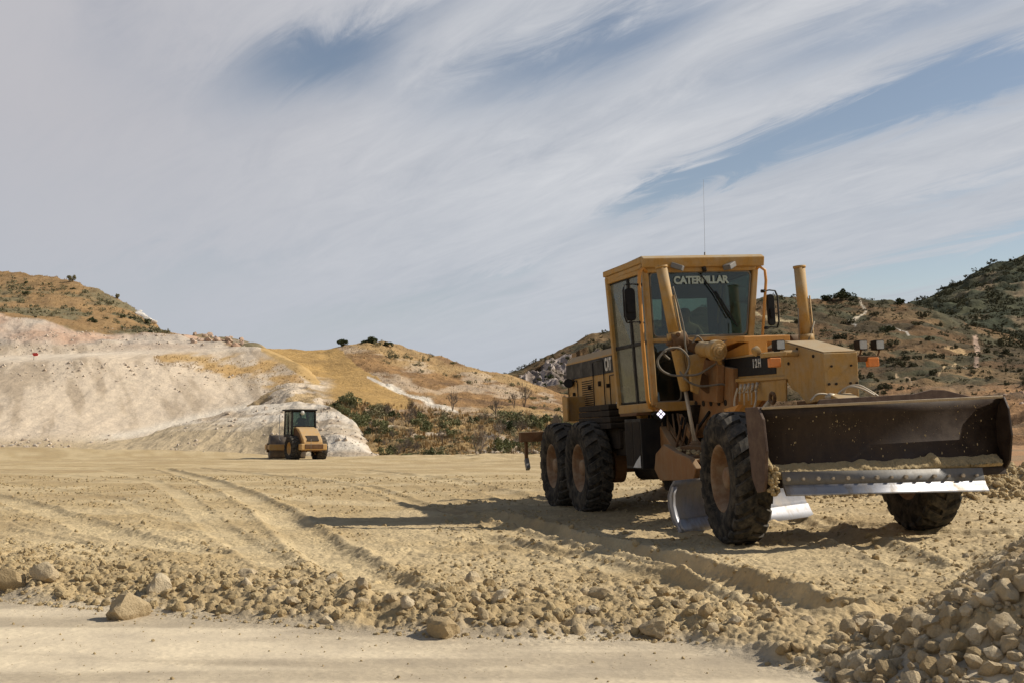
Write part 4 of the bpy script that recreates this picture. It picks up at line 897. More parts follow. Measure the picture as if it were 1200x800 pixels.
b=MB(); b.bar((3.9,-.5,.45),(4.0,-.45,.80),.5,.12,(1,0,0)); b.bar((3.7,.1,.40),(3.6,.1,.80),.5,.12,(1,0,0)); b.build('moldboard_bracket',M['brown'],G,.01)
# ---------------------------------------------------------------- front axle, hood box, lamps
b=MB(); b.prism([(-.95,.60),(-.5,.70),(0,.62),(.5,.70),(.95,.60),(.95,.80),(.3,.98),(-.3,.98),(-.95,.80)],0,5.97,6.2); b.cyl((6.09,-.9,.5),(6.09,-.9,.92),.09,14); b.cyl((6.09,.9,.5),(6.09,.9,.92),.09,14); b.bar((6.3,-.85,.72),(6.3,.85,.72),.05,.05); b.box(5.9,6.35,-.2,.2,.9,1.45); b.build('front_axle',M['brown'],G,.012)
b=MB(); b.prism([(5.78,2.10),(6.66,1.915),(6.64,1.44),(6.22,1.42),(5.76,1.73)],1,-.25,.13); box=b.build('front_box',M['yellow'],G,.008)
b=MB(); b.prism([(5.80,2.108),(6.655,1.928),(6.655,1.921),(5.80,2.101)],1,-.245,.125); b.build('lid',M['yellow'],box)
b=MB()
for y in (-.21,-.13,.03,.10): b.cyl((6.655,y,1.60),(6.668,y,1.60),.014,8)
b.cyl((6.655,-.17,1.78),(6.668,-.17,1.78),.012,8); b.cyl((6.655,.05,1.78),(6.668,.05,1.78),.012,8)
for u,z in ((5.88,1.86),(5.95,1.98),(6.1,2.0),(6.45,1.9)): b.cyl((u,-.262,z),(u,-.248,z),.018,8)
b.build('bolt_hole',M['grime'],box)
b=MB(); b.prism([(5.9,1.0),(6.5,1.0),(6.6,1.45),(5.85,1.45)],1,-.18,.10); b.build('front_mount',M['brown'],G,.01)
b=MB(); b.tube([(6.1,-.24,1.955),(6.1,-.42,1.955)],.036,14); b.bar((6.1,-.66,1.945),(6.1,-.40,1.955),.10,.05); b.cyl((5.9,-.66,1.99),(5.9,-.60,2.02),.05,10); b.build('lamp_arm',M['yellow'],G,.006)
b=MB(); b.bar((6.1,.13,1.90),(6.1,.46,1.89),.05,.04); b.bar((6.1,.44,1.87),(6.1,.66,1.87),.09,.06); b.bar((6.1,.46,1.88),(6.1,.50,1.98),.02,.02); b.bar((6.1,.68,1.88),(6.1,.72,1.98),.02,.02); b.build('lamp_arm',M['brown'],G,.006)
for y,z,mt in ((-.455,2.045,'lens'),(.505,2.015,'lens'),(.705,2.01,'lens')):
    b=MB(); b.prism(rr_poly(y-.052,y+.052,z-.05,z+.055,.012),0,6.02,6.13); hl=b.build('headlight',M['grime'],G,.006); b=MB(); b.prism(rr_poly(y-.042,y+.042,z-.042,z+.045,.01),0,6.131,6.137); b.build('lens',M[mt],hl)
for y,z in ((-.54,1.865),(.60,1.83)):
    b=MB(); b.prism(rr_poly(y-.065,y+.065,z-.05,z+.05,.012),0,6.10,6.16); b.build('turn_signal',M['amber'],G,.008)
b=MB();  b.cyl((5.45,-.1,1.9),(5.45,-.1,2.13),.10,14); b.build('filler_cap',M['black'],G,.01)
# lit four-pane lamp below the cab
b=MB(); b.bar((2.98,-.72,1.405),(3.10,-.72,1.405),.14,.14,(0,1,1)); wl=b.build('work_lamp',M['black'],G,.006)
b=MB()
for i in (-1,1):
    for j in (-1,1):
        c=Vector((3.103,-.72,1.405))+Vector((0,.0,.0)); e1=Vector((0,1,1)).normalized(); e2=Vector((0,-1,1)).normalized(); p=c+e1*i*.024+e2*j*.024
        b.add([p+e1*a*.018+e2*d*.018+Vector((h,0,0)) for h in (0,.004) for a,d in ((-1,-1),(1,-1),(1,1),(-1,1))],[(0,1,2,3),(7,6,5,4),(0,4,5,1),(1,5,6,2),(2,6,7,3),(3,7,4,0)])
b.build('lamp_panes',M['lit'],wl,split=False)
# ---------------------------------------------------------------- front dozer blade
bp0=np.array([7.04,-1.20,0.]); bp1=np.array([7.04,1.40,0.]); n1=np.array([1.,0,0])
pf=[(.16,.60),(.09,.70),(.02,.82),(-.01,.98),(.0,1.14),(.05,1.28),(.13,1.385)]
pf=[(.12,.62),(.07,.72),(.02,.82),(-.01,.98),(.0,1.14),(.05,1.28),(.13,1.385)]
b=MB(); sweep(b,bp0,bp1,pf,n1,.025); db=b.build('dozer_blade',M['blade'],G)
b=MB(); sweep(b,bp0+np.array([0,.0,0]),bp1+np.array([0,.0,0]),[(.138,1.372),(.155,1.398)],n1,.09); b.build('top_lip',M['rod'],db,.004)
b=MB(); b.prism([(-.60,1.37),(-.56,1.44),(-.52,1.445),(.45,1.455),(.65,1.49),(.80,1.48),(1.10,1.40),(1.22,1.37)],0,7.085,7.12); b.build('spill_guard',M['blade_back'],db,.004)
b=MB(); b.prism([(6.86,1.40),(7.14,1.40),(7.24,1.28),(7.27,.98),(7.22,.70),(7.16,.60),(7.02,.58),(6.92,.72)],1,-1.235,-1.205); b.build('end_plate',M['blade_back'],db,.006)
b=MB(); b.prism([(6.98,1.385),(7.18,1.385),(7.24,1.27),(7.26,1.0),(7.2,.75),(7.1,.64),(7.02,.70)],1,1.405,1.43); b.build('end_plate',M['blade'],db,.006)
b=MB(); sweep(b,(7.04,-1.05,.01),(7.04,1.10,-.07),[(.245,.54),(.228,.56),(.20,.605),(.185,.64)],n1,.03); b.mi=1; sweep(b,(7.04,-1.05,.01),(7.04,1.10,-.07),[(.183,.641),(.168,.70),(.153,.765)],n1,.025); ce=b.build('cutting_edge',[M['steel'],M['grey']],db)
b=MB()
for i in range(14):
    y=-1.0+i*.155; z=.705-.037*(y+1.05); b.cyl((7.2,y,z),(7.236,y,z),.014 if i%2 else .020,6)
b.build('edge_bolt',M['rod'],ce)
b=MB()
for s in (-.55,.75): b.bar((6.95,s,.9),(6.35,s*.5,.95),.10,.16); b.bar((6.98,s,.75),(6.98,s,1.3),.08,.10)
b.bar((6.98,-1.15,1.3),(6.98,1.35,1.3),.08,.08); b.bar((6.98,-1.15,.8),(6.98,1.35,.8),.08,.1); b.prism([(6.55,1.05),(6.98,1.1),(6.98,1.45),(6.8,1.5),(6.62,1.46)],1,-.30,-.05); b.build('blade_frame',M['yellow'],G,.01)
b=MB(); b.cyl((5.35,-.42,1.30),(5.72,-.42,1.47),.028,12); b.build('blade_cylinder_rod',M['rod'],G)
b=MB(); b.cyl((4.85,-.42,1.10),(5.36,-.42,1.305),.055,12); b.tube([(5.78+.055*math.cos(a),-.42,1.50+.055*math.sin(a)) for a in np.linspace(0,2*math.pi,16)],.02,8,False); b.build('blade_cylinder',M['brown'],G)
b=MB(); b.tube(smooth([(6.75,-.20,1.45),(6.8,-.16,1.52),(6.85,-.08,1.56),(6.9,.02,1.53),(6.95,.12,1.46)]),.012,8); b.tube(smooth([(6.75,-.12,1.45),(6.8,-.1,1.55),(6.85,.0,1.57),(6.9,.08,1.52),(6.95,.16,1.45)]),.012,8); b.tube(smooth([(6.8,-.5,1.44),(6.8,-.42,1.50),(6.8,-.3,1.49),(6.8,-.22,1.43)]),.010,8)
b.sphere((6.8,-.28,1.47),(.06,.06,.04),8); b.build('hydraulic_hose',M['rod'],G)
# soil carried on the dozer blade
def soil():
    b=[];xs=np.linspace(-1.19,1.36,150); rows=[]
    for i,y in enumerate(xs):
        r=fbm(np.array([y*6.]),np.array([1.]),.8,4)[0]; h=.745-.03*(y+1.1)/2.2+.05*r+ (.05*math.exp(-((y-.62)/.05)**2)) + (.16*math.exp(-((y+1.17)/.05)**2)); dpt=.17+.03*r
        rows.append([(7.04+o,y,z) for o,z in ((.03,h+.075),(.07+.02*r,h+.045),(.10,h+.02),(.125,h-.005),(.135,.73),(.10,.70))])
    V=np.array(rows,float); V[:,1:5]+=(np.random.default_rng(5).random((150,4,3))-.5)*.02
    nr,nc=V.shape[:2]; i=np.arange(nr-1)[:,None]*nc+np.arange(nc-1)[None]; Fq=np.stack([i,i+nc,i+nc+1,i+1],-1).reshape(-1,4)
    return V.reshape(-1,3),Fq
V,Fq=soil()
mw=np.array(G.matrix_world.to_3x3()); V=V@mw.T+MO
o=np_obj('loose_soil',V,Fq,M['clod'],{},True); tag(o,'thin ridge of pale loose soil lying along the foot of the dozer blade','soil',kind='stuff')
def heap(c,sx,sy,sz,name,label,seed):
    g=np.random.default_rng(seed); b=MB()
    for k in range(60):
        a=g.random(3)*2-1; b.sphere((c[0]+a[0]*sx*.8,c[1]+a[1]*sy*.8,c[2]+a[2]*sz),tuple(.012+.022*g.random(3)),6)
    o=b.build(name,M['clod'],None); o.data.transform(Matrix.LocRotScale(None,None,None)); o.matrix_world=G.matrix_world.copy(); tag(o,label,'soil',kind='stuff'); return o
heap((7.19,-1.14,.70),.05,.06,.13,'soil_heap','crumbly soil packed against the near end of the dozer blade',3)

# dirt freckles on the blade
b=MB(); g=np.random.default_rng(9)
cl9=[(-1.05+2.3*g.random(),g.random()) for _ in range(16)]
for k in range(230):
    if k%3: q9=cl9[g.integers(16)]; y=min(max(q9[0]+.10*g.normal(),-1.15),1.35); t=min(max(q9[1]+.12*g.normal(),0),1)
    else: y=-1.1+2.4*g.random(); t=g.random()**1.6
    z=.82+.5*t; o_=float(np.interp(z,[p[1] for p in pf],[p[0] for p in pf])); r=.0015+.008*g.random()**4; b.sphere((7.04+o_,y,z),(r*.6,r,r*(1+g.random()*1.5)),6)
ds=b.build('dirt_specks',M['clod'],db,split=False); tag(ds,kind='stuff')
# ------------------------------------------------------------------ soil compactor (x forward, y left, z up)
q=place(356,539.5,69.); K=empty('soil_compactor',(float(q[0]),float(q[1]),float(q[2])-.02)); K.rotation_euler=(0,0,R(90+30))
tag(K,'small yellow soil compactor with one wide steel drum, far off below the pale slope','road roller')
b=MB(); b.lathe([(-1.07,0),(-1.07,.60),(-1.05,.76),(1.05,.76),(1.07,.60),(1.07,0)],40); b.mi=1
b.lathe([(-1.074,0),(-1.09,.25),(-1.074,.27)],20); b.lathe([(1.074,0),(1.09,.25),(1.074,.27)],20)
o=b.build('drum',[M['drum'],M['grime']],K,loc=(2.95,.0,.76)); o.rotation_euler=(0,0,R(-12))
DR=empty('tmp'); bpy.data.objects.remove(DR)
def rot(p,a,c=(2.95,0)): x,y=p[0]-c[0],p[1]-c[1]; return (c[0]+x*math.cos(a)-y*math.sin(a),c[1]+x*math.sin(a)+y*math.cos(a),p[2])
b=MB(); a=R(-12)
for s in (-1,1):
    b.bar(rot((1.75,s*1.14,.80),a),rot((3.9,s*1.14,.80),a),.10,.26)
    b.mi=1; b.cyl(rot((2.95,s*1.09,.76),a),rot((2.95,s*1.2,.76),a),.28,16); b.mi=0
b.bar(rot((3.85,-1.2,.80),a),rot((3.85,1.2,.80),a),.14,.30); b.bar(rot((1.8,-1.2,.80),a),rot((1.8,1.2,.80),a),.25,.35); b.bar(rot((1.75,0,.8),a),(.9,0,.8),.4,.3)
b.build('drum_frame',[M['roller_yellow'],M['brown']],K,.02)
b=MB(); b.prism([(1.35,1.02),(1.35,1.45),(.25,1.45),(.25,.95)],1,-.62,.62); b.prism([(.3,.55),(.3,1.1),(-1.7,1.0),(-1.7,.75),(-1.45,.6)],1,-.55,.55); b.build('chassis',M['brown'],K,.02)
b=MB(); b.prism([(.25,.95),(.25,1.95),(-.1,1.98),(-.6,1.88),(-1.0,1.62),(-1.42,1.28),(-1.5,1.1),(-1.5,.95)],1,-.58,.58)
h=b.build('engine_hood',M['roller_yellow'],K,.05)
b=MB(); b.box(-1.68,-1.2,-.78,.78,.66,1.02); b.build('rear_bumper',M['roller_yellow'],K,.05)
b=MB(); b.add([(-1.49,-.36,1.16),(-1.49,.36,1.16),(-1.19,.36,1.46),(-1.19,-.36,1.46),(-1.52,-.36,1.18),(-1.52,.36,1.18),(-1.22,.36,1.49),(-1.22,-.36,1.49)],[(3,2,1,0),(4,5,6,7),(0,1,5,4),(1,2,6,5),(2,3,7,6),(3,0,4,7)]); b.build('grille',M['grime'],h,.01)
b=MB(); b.prism([(.2,1.0),(.2,1.88),(-.2,1.92),(-.8,1.6),(-1.2,1.2),(-1.2,1.0)],1,.575,.595); b.build('side_panel',M['brown'],h,.01)
b=MB(); b.cyl((-1.96,.3,.5),(-1.96,.3,1.3),.015,6); b.build('hose',M['hose'],K)
T2=tyre_mesh(.74,.56,.36,18); R2=rim_mesh(.36,.56,.05,M['roller_yellow']); 
wheel_part(K,(-.35,.80,.74),0,T2,R2,None); wheel_part(K,(-.35,-.80,.74),R(180),T2,R2,None)
b=MB(); b.cyl((-.35,-.6,.74),(-.35,.6,.74),.16,14); b.build('axle',M['grime'],K)
b=MB()
for x,y in ((1.38,.70),(1.38,-.70),(.12,.72),(.12,-.72)): b.bar((x,y,1.40),(x,y*.96,2.92),.10,.10,(1,0,0))
b.bar((.75,.71,1.40),(.75,.68,2.92),.06,.06,(1,0,0))
for s in (-1,1): b.bar((1.38,s*.70,1.48),(.12,s*.72,1.48),.1,.14)
b.bar((1.38,-.70,1.48),(1.38,.70,1.48),.1,.14); b.bar((.12,-.70,2.02),(.12,.70,2.02),.08,.06); rc=b.build('cab_frame',M['black'],K,.01)
b=MB(); b.box(.0,1.62,-.80,.80,2.92,3.02); b.box(.1,1.5,-.7,.7,2.86,2.92); b.build('roof',M['black'],rc,.03)
for nm,bx in (('rear_window',(.125,.135,-.66,.66,2.05,2.86)),('windshield',(1.37,1.38,-.64,.64,1.55,2.86))):
    b=MB(); b.box(*bx); b.build(nm,M['glass'],K)
for s in (-1,1):
    b=MB(); b.box(.18,1.32,s*.70-.005,s*.70+.005,1.55,2.86); b.build('side_window',M['glass'],K)
b=MB(); b.tube([(1.6,.85,2.75),(1.62,.95,2.7),(1.62,.95,1.3),(1.5,.9,1.2)],.022,6); b.build('handrail',M['white'],K)
b=MB(); b.prism(rr_poly(-.25,.25,1.95,2.5,.08),0,.38,.46); b.box(.42,.85,-.25,.25,1.88,1.98); b.box(.45,.8,-.2,.2,1.45,1.88); b.build('operator_seat',M['seat'],K,.02)
b=MB(); b.bar((1.25,0,1.5),(1.08,0,2.15),.12,.12); b.tube([(1.05+.06*math.sin(t),.17*math.cos(t),2.2+.12*math.sin(t)) for t in np.linspace(0,6.283,14)],.014,6,False); b.build('steering_wheel',M['black'],K)
b=MB(); b.sphere((.0,.12,2.80),(.06,.13,.13),12); b.cyl((.06,.12,2.8),(.12,.12,2.8),.03,6); b.build('work_lamp',M['lens'],K)
# driver: one continuous skinned body, seated
def person(parent_m,joints,edges,radii,mats_fn,name,label):
    me=bpy.data.meshes.new(name); me.from_pydata(joints,edges,[]); o=bpy.data.objects.new(name,me); C.objects.link(o)
    sk=o.modifiers.new('skin','SKIN'); 
    for i,r in enumerate(radii): v=me.skin_vertices[0].data[i]; v.radius=(r,r) if not isinstance(r,tuple) else r
    me.skin_vertices[0].data[0].use_root=True
    ss=o.modifiers.new('sub','SUBSURF'); ss.levels=2; ss.render_levels=2
    dg=bpy.context.evaluated_depsgraph_get(); dg.update(); m2=bpy.data.meshes.new_from_object(o.evaluated_get(dg)); bpy.data.objects.remove(o)
    for m in (M['skin'],M['vest'],M['trouser'],M['hair']): m2.materials.append(m)
    for p in m2.polygons: p.material_index=mats_fn(p.center); p.use_smooth=True
    o=bpy.data.objects.new(name,m2); C.objects.link(o); o.matrix_world=parent_m; tag(o,label,'person'); return o
M['skin']=dusty('skin',(.42,.25,.16),(.42,.28,.2),.1,.6,up=0); M['vest']=dusty('green_work_vest',(.16,.55,.20),(.3,.35,.2),.2,.8,up=.1); M['trouser']=dusty('dark_trousers',(.03,.04,.07),(.2,.17,.12),.3,.9,up=.2); M['hair']=dusty('dark_hair',(.02,.015,.012),(.05,.04,.03),.1,.8,up=0)
J=[(.60,0,2.08),(.58,0,2.28),(.60,0,2.46),(.62,0,2.56),(.645,0,2.66),(.64,0,2.76),
 (.60,.17,2.46),(.74,.24,2.26),(.95,.15,2.26),(1.03,.13,2.27),(.60,-.17,2.46),(.74,-.24,2.26),(.95,-.15,2.26),(1.03,-.13,2.27),
 (.66,.10,2.05),(1.02,.14,2.04),(1.10,.14,1.62),(1.22,.15,1.56),(.66,-.10,2.05),(1.02,-.14,2.04),(1.10,-.14,1.62),(1.22,-.15,1.56)]
E_=[(0,1),(1,2),(2,3),(3,4),(4,5),(2,6),(6,7),(7,8),(8,9),(2,10),(10,11),(11,12),(12,13),(0,14),(14,15),(15,16),(16,17),(0,18),(18,19),(19,20),(20,21)]
Rd=[.13,.14,.12,.055,.095,.085,.075,.055,.04,.04,.075,.055,.04,.04,.09,.07,.05,.045,.09,.07,.05,.045]
def mf(c):
    if c.z>2.56: return 3 if (c.z>2.72 or c.x<.60) else 0
    if c.z<2.12: return 2
    return 0 if c.x>.86 else 1
bpy.context.view_layer.update()
PERSON_DONE=True
drv=person(K.matrix_world.copy(),J,E_,Rd,mf,'person','driver in a green top sitting at the wheel inside the compactor cab')
J2=[(j[0]+1.62,j[1]+.02,j[2]+.07+.03) for j in J]
drv2=person(G.matrix_world.copy(),J2,E_,Rd,lambda c:(3 if (c.z>2.82 or c.x<2.24) else 0) if c.z>2.66 else (2 if c.z<2.22 else (0 if c.x>2.5 else 1)),'person','dark haired driver in a dull shirt sitting inside the grader cab')
drv2.data.materials.clear()
M['shirt']=dusty('dull_shirt',(.12,.15,.08),(.2,.18,.14),.2,.9,up=.1)
for m in (M['skin'],M['shirt'],M['trouser'],M['hair']): drv2.data.materials.append(m)
# ------------------------------------------------------------------ rocks
def rock_mesh(seed,sub=3):
    g=np.random.default_rng(seed); bm=bmesh.new(); bmesh.ops.create_icosphere(bm,subdivisions=sub,radius=1)
    Vv=np.array([v.co[:] for v in bm.verts]); n=g.normal(size=(13,3)); n/=np.linalg.norm(n,axis=1)[:,None]; h=.62+.38*g.random(13)
    d=Vv@n.T; r=np.min(np.where(d>.15,h/np.maximum(d,.15),9),axis=1); r=np.minimum(r,1.15)
    ph=g.random(3)*9; r=r*(1+.05*np.sin(Vv@np.array([5,3,4.])+ph[0])+.035*np.sin(Vv@np.array([-7,9,6.])+ph[1]))
    Vv=Vv*r[:,None]*np.array([1,.8+.2*g.random(),.62+.25*g.random()])
    for v,c in zip(bm.verts,Vv): v.co=c
    me=bpy.data.meshes.new('rock'); bm.to_mesh(me); bm.free(); me.polygons.foreach_set('use_smooth',[sub>1]*len(me.polygons))
    if sub>1:
        try: me.set_sharp_from_angle(angle=R(32))
        except Exception: pass
    return me
RK=[rock_mesh(100+i) for i in range(12)]
for m_r in RK: m_r.materials.append(M['rock'])
RKR=[rock_mesh(200+i,2) for i in range(4)]
for m_r in RKR: m_r.materials.append(M['rock_red'])
RKW=[rock_mesh(260+i,2) for i in range(3)]
for m_r in RKW: m_r.materials.append(M['rock_white'])
def gz(x,y): return float(ground_z(np.array([float(x)]),np.array([float(y)]))[0])
cands=[] # x,y,r,zone
g=np.random.default_rng(21)
for k in range(26000):
    x=.7+6.6*g.random(); y=3.6+6.6*g.random(); d_=float(pile_d(np.array([x]),np.array([y]))[0])
    if x/y>.95 or d_<-.30 or (d_<0 and g.random()<(-d_)*4+.2): continue
    dirt=y>6.5+.0*x and d_<.42+.12*(y-6.5)     # upper left flank is mostly loose dirt
    s=.010+.054*g.random()**2.7
    if dirt and g.random()<.8: continue
    if dirt: s*=.55
    cands.append((x,y,s,'pile'))
for k in range(12500):
    x=g.random()*10-6.6; e=g.random()**1.5*2.6-.06; ey=np.interp(x,[q_[0] for q_ in EDGE],[q_[1] for q_ in EDGE]); y=ey+e/.85
    if y<3 or abs(x/y)>.5 or (x>1.6): continue
    if any(polydist(np.array([x]),np.array([y]),t[0])[0]<t[1]*.8 for t in TRACKS[:5]): continue
    if fbm(np.array([x]),np.array([y]),.7,3,off=2)[0]<.36: continue
    s=(.006+.042*g.random()**5.2)*(1.0 if e<1.2 else .6)*(1 if e>.05 else .5)
    cands.append((x,y,s,'berm'))
for k in range(10500):
    y=7+g.random()**1.2*26; x=(g.random()*2-1)*.47*y
    if edge_d(np.array([x]),np.array([y]))[0]<.3: continue
    if fbm(np.array([x]),np.array([y]),1.2,3,off=5)[0]<.42: continue
    if any(polydist(np.array([x]),np.array([y]),t[0])[0]<t[1] for t in TRACKS[:6]): continue
    cands.append((x,y,.008+.028*g.random()**5+.0006*y,'flat'))
for k in range(4200):   # spoil bank behind the machine
    t=g.random(); x=2.6+7.5*t; y=20.0-1.1*min((x-2.2)/6.5,1.6)+g.normal()*.7-.2; cands.append((x,y,.015+.07*g.random()**4,'bank'))
for k in range(900):  # crumbs on the compacted road
    x=g.random()*7-4; ey=np.interp(x,[q_[0] for q_ in EDGE],[q_[1] for q_ in EDGE]); y=ey-g.random()**2.5*2.0-.03; cands.append((x,y,.0025+.010*g.random()**5,'road'))
BIG=[(142,722,47,'largest tan boulder at the front edge of the loose earth'),(184,706,40,'squat tan rock just behind the largest boulder'),(46,697,32,'rounded brown rock left of the largest boulder'),
 (9,698,40,'tan rock at the left end of the loose earth'),(290,697,24,'angular tan rock on the crest of the loose earth, right of the squat rock'),(150,672,0,''),(705,722,32,'tall pale rock standing in the loose earth in front of the grader'),
 (521,744,42,'low flat rock at the road edge in the middle of the photo'),(553,690,22,'pointed tan rock between the tyre track and the road'),(586,726,26,'round tan rock beside the road in the middle'),
 (768,746,34,'low pale rock lying nearest the road below the near front wheel'),(1117,735,33,'pale upright rock in the middle of the rock pile'),(1186,712,34,'big tan rock high at the right edge of the pile'),(1178,752,36,'big smooth rock low at the right edge of the pile'),
 (1010,790,34,'rounded rock at the bottom foot of the pile'),(805,697,14,'small dark clod rock left of the deep track')]
rock_i=0
def put_rock(x,y,r,label,grp=None,sink=.3,cat='rock'):
    global rock_i
    o=bpy.data.objects.new('rock',RK[rock_i%12]); rock_i+=1; C.objects.link(o)
    gg=np.random.default_rng(rock_i*7+3); s=r*(.85+.3*gg.random(3)); o.scale=s; o.rotation_euler=(gg.normal()*.35,gg.normal()*.35,gg.random()*6.28)
    o.location=(x,y,gz(x,y)+r*(.62-sink)*.8); tag(o,label,cat,grp); return o
for x,y,wpx,lb in BIG:
    if not wpx: continue
    X_,Y_=gp(x,y); r=wpx/2/F_PX*Y_
    if x>950:
        # sits up on the pile: walk along the sight line to the pile surface
        for D in np.arange(3.,9.,.02):
            p=place(x,y,D)
            if gz(p[0],p[1])>=p[2]: break
        X_,Y_=float(p[0]),float(p[1]); r=wpx/2/F_PX*Y_
    put_rock(X_,Y_+r*.6,r,lb,sink=.2)
def vis(c): return c[2]/c[1] if abs(c[0]/c[1])<.44 and c[1]>(5.1 if c[0]<4 else 4.) else 0
idx=sorted(range(len(cands)),key=lambda i:-vis(cands[i])); top=set(idx[:280]); 
LB={'pile':('tan broken rock lying in the loose rock pile at the lower right','rocks of the lower right pile'),'berm':('tan stone in the strip of loose earth along the road','stones in the loose earth strip along the road'),
 'flat':('small tan stone on the rutted earth beyond the loose strip','stones on the rutted earth'),'bank':('tan stone on the spoil bank behind the grader','stones on the spoil bank'),'road':('small crumb of stone on the smooth road','crumbs on the smooth road')}
for i in sorted(top):
    x,y,r,zn=cands[i]; put_rock(x,y,r,*LB[zn],sink=float(g.random())*.55 if zn=='pile' else .4)
rest=[cands[i] for i in range(len(cands)) if i not in top]
def merged_rocks(items,name,label,mat,g,zf,sub_big=.02):
    protos={}
    for nm,sub in (('a',1),('b',2)):
        L_=[]
        for s in range(6):
            me=rock_mesh(300+s,sub); n=len(me.vertices); co_=np.zeros(n*3); me.vertices.foreach_get('co',co_); f=np.array([p.vertices[:] for p in me.polygons]); L_.append((co_.reshape(-1,3),f)); bpy.data.meshes.remove(me)
        protos[nm]=L_
    Vs=[];Fs=[];rn=[];o=0
    for x,y,r,_ in items:
        co_,f=protos['b' if r/y>.0028 else 'a'][g.integers(6)]
        q4=Matrix.Rotation(g.random()*6.28,3,'Z')@Matrix.Rotation(g.normal()*.6,3,'X')@Matrix.Rotation(g.normal()*.6,3,'Y'); A=np.array(q4)
        v=(co_*(r*(.8+.4*g.random(3))))@A.T+np.array([x,y,zf(x,y)+r*(.05 if _ in ('flat','berm') else .25)]); Vs.append(v); Fs.append(f+o); o+=len(v); rn.append(np.full(len(v),g.random()))
    ob=np_obj(name,np.concatenate(Vs),np.concatenate(Fs),mat,{'rnd':np.concatenate(rn)},False); tag(ob,label,'rubble',kind='stuff'); return ob
GX=np.array([c[0] for c in rest]); GY=np.array([c[1] for c in rest]); GZ=dict(zip(zip(GX.tolist(),GY.tolist()),ground_z(GX,GY).tolist()))
merged_rocks([c for c in rest if c[3]=='pile'],'rubble','small broken stones filling the rock pile at the lower right',M['rock'],g,lambda x,y:GZ[(x,y)])
merged_rocks([c for c in rest if c[3]!='pile'],'earth_clods','crumbled clods and pebbles strewn over the graded earth',M['clod'],g,lambda x,y:GZ[(x,y)])
# reddish spoil stones on the left skyline
for k in range(34):
    x=225+60*g.random(); y=np.interp(x,[225,240,260,285],[393,392,394,399])+g.random()*9; p=on_hill('left_cut_slope',x,y); r=.22+.40*g.random()**2
    o=bpy.data.objects.new('boulder',RKR[k%4]); C.objects.link(o); o.location=(p[0],p[1],p[2]+r*.2); o.scale=(r,r*.9,r*.8); o.rotation_euler=(g.random(),g.random(),g.random()*6); tag(o,'reddish boulder in the spoil heap on the skyline above the cut slope','boulder','reddish boulders on the left skyline')
# red marker on the bench
p=on_hill('left_cut_slope',40,421); b=MB(); b.cyl((0,0,0),(0,0,.75),.02,6); b.mi=1; b.prism([(0,.40),(.34,.42),(.42,.58),(.30,.72),(.0,.72),(-.18,.66),(-.1,.5)],1,-.03,.03)
M['red']=dusty('red_plastic',(.65,.05,.04),(.4,.3,.2),.2,.5,up=.1); o=b.build('marker_flag',[M['grey'],M['red']],None,loc=tuple(p)); tag(o,'small red marker on a stake on the bench of the pale slope','marker')

# scree on and under the pale slopes
Vs=[];Fs=[];rn=[];o_=0; pr=[]
for s_ in range(4):
    me=rock_mesh(500+s_,1); n=len(me.vertices); c9=np.zeros(n*3); me.vertices.foreach_get('co',c9); pr.append((c9.reshape(-1,3),np.array([p.vertices[:] for p in me.polygons]))); bpy.data.meshes.remove(me)
for k in range(2600):
    q9=g.random()
    if q9<.35: hn='left_cut_slope'; x=-30+330*g.random(); y=np.interp(x,[0,150,300],[418,409,405])-g.random()*26
    elif q9<.6: hn='left_cut_slope'; x=-30+420*g.random(); y=np.interp(x,[0,200,300,400],[424,424,440,478])+abs(g.normal())*14
    elif q9<.8: hn='left_cut_slope'; x=-30+300*g.random(); y=526-abs(g.normal())*7
    else: hn='pale_spoil_ramp'; x=200+250*g.random(); y=np.interp(x,[200,300,385,430,450],[497,474,476,515,538])+abs(g.normal())*22
    p=on_hill(hn,x,y); r=(.04+.20*g.random()**6); c9,f9=pr[g.integers(4)]; v=c9*r*(.7+.6*g.random(3))+p; Vs.append(v);Fs.append(f9+o_);o_+=len(v);rn.append(np.full(len(v),g.random()))
M['scree']=rock_mat('pale_scree',(.46,.37,.27),(.66,.57,.45),(.50,.38,.29))
tag(np_obj('scree',np.concatenate(Vs),np.concatenate(Fs),M['scree'],{'rnd':np.concatenate(rn)},False),'loose pale scree scattered over the cut slope and the spoil ramp','rubble',kind='stuff')
# ------------------------------------------------------------------ vegetation
def foliage(seed,n,leaf,w=1.,h=1.,lobes=7,base=.0,shape='bush'):
    g=np.random.default_rng(seed); c=[];
    for k in range(lobes):
        a=g.random()*6.28; rr_=.78*math.sqrt(g.random())*w; z=base+(.22+.6*g.random()*(1-.6*rr_/w))*h; c.append((rr_*math.cos(a),rr_*math.sin(a),z,(.18+.26*g.random())*w,(.15+.22*g.random())*h))
    c=np.array(c); i=g.integers(0,lobes,n); d=g.normal(size=(n,3)); d/=np.linalg.norm(d,axis=1)[:,None]; rad=(.55+.5*g.random(n)**.6)[:,None]
    P_=c[i,:3]+d*rad*np.stack([c[i,3],c[i,3],c[i,4]],1); P_[:,2]=np.maximum(P_[:,2],base+.02)
    u=g.normal(size=(n,3)); u/=np.linalg.norm(u,axis=1)[:,None]; v=np.cross(u,g.normal(size=(n,3))); v/=np.linalg.norm(v,axis=1)[:,None]
    s=(leaf*(.6+.8*g.random(n)))[:,None]; A=P_-u*s; B=P_+v*s*.55; Cc=P_+u*s; Dd=P_-v*s*.55
    V=np.stack([A,B,Cc,Dd],1).reshape(-1,3); Fq=np.arange(n*4).reshape(-1,4); lobr=g.random(lobes)*.35
    rn=np.repeat(lobr[i]+.25*g.random(n),4); return V,Fq,rn
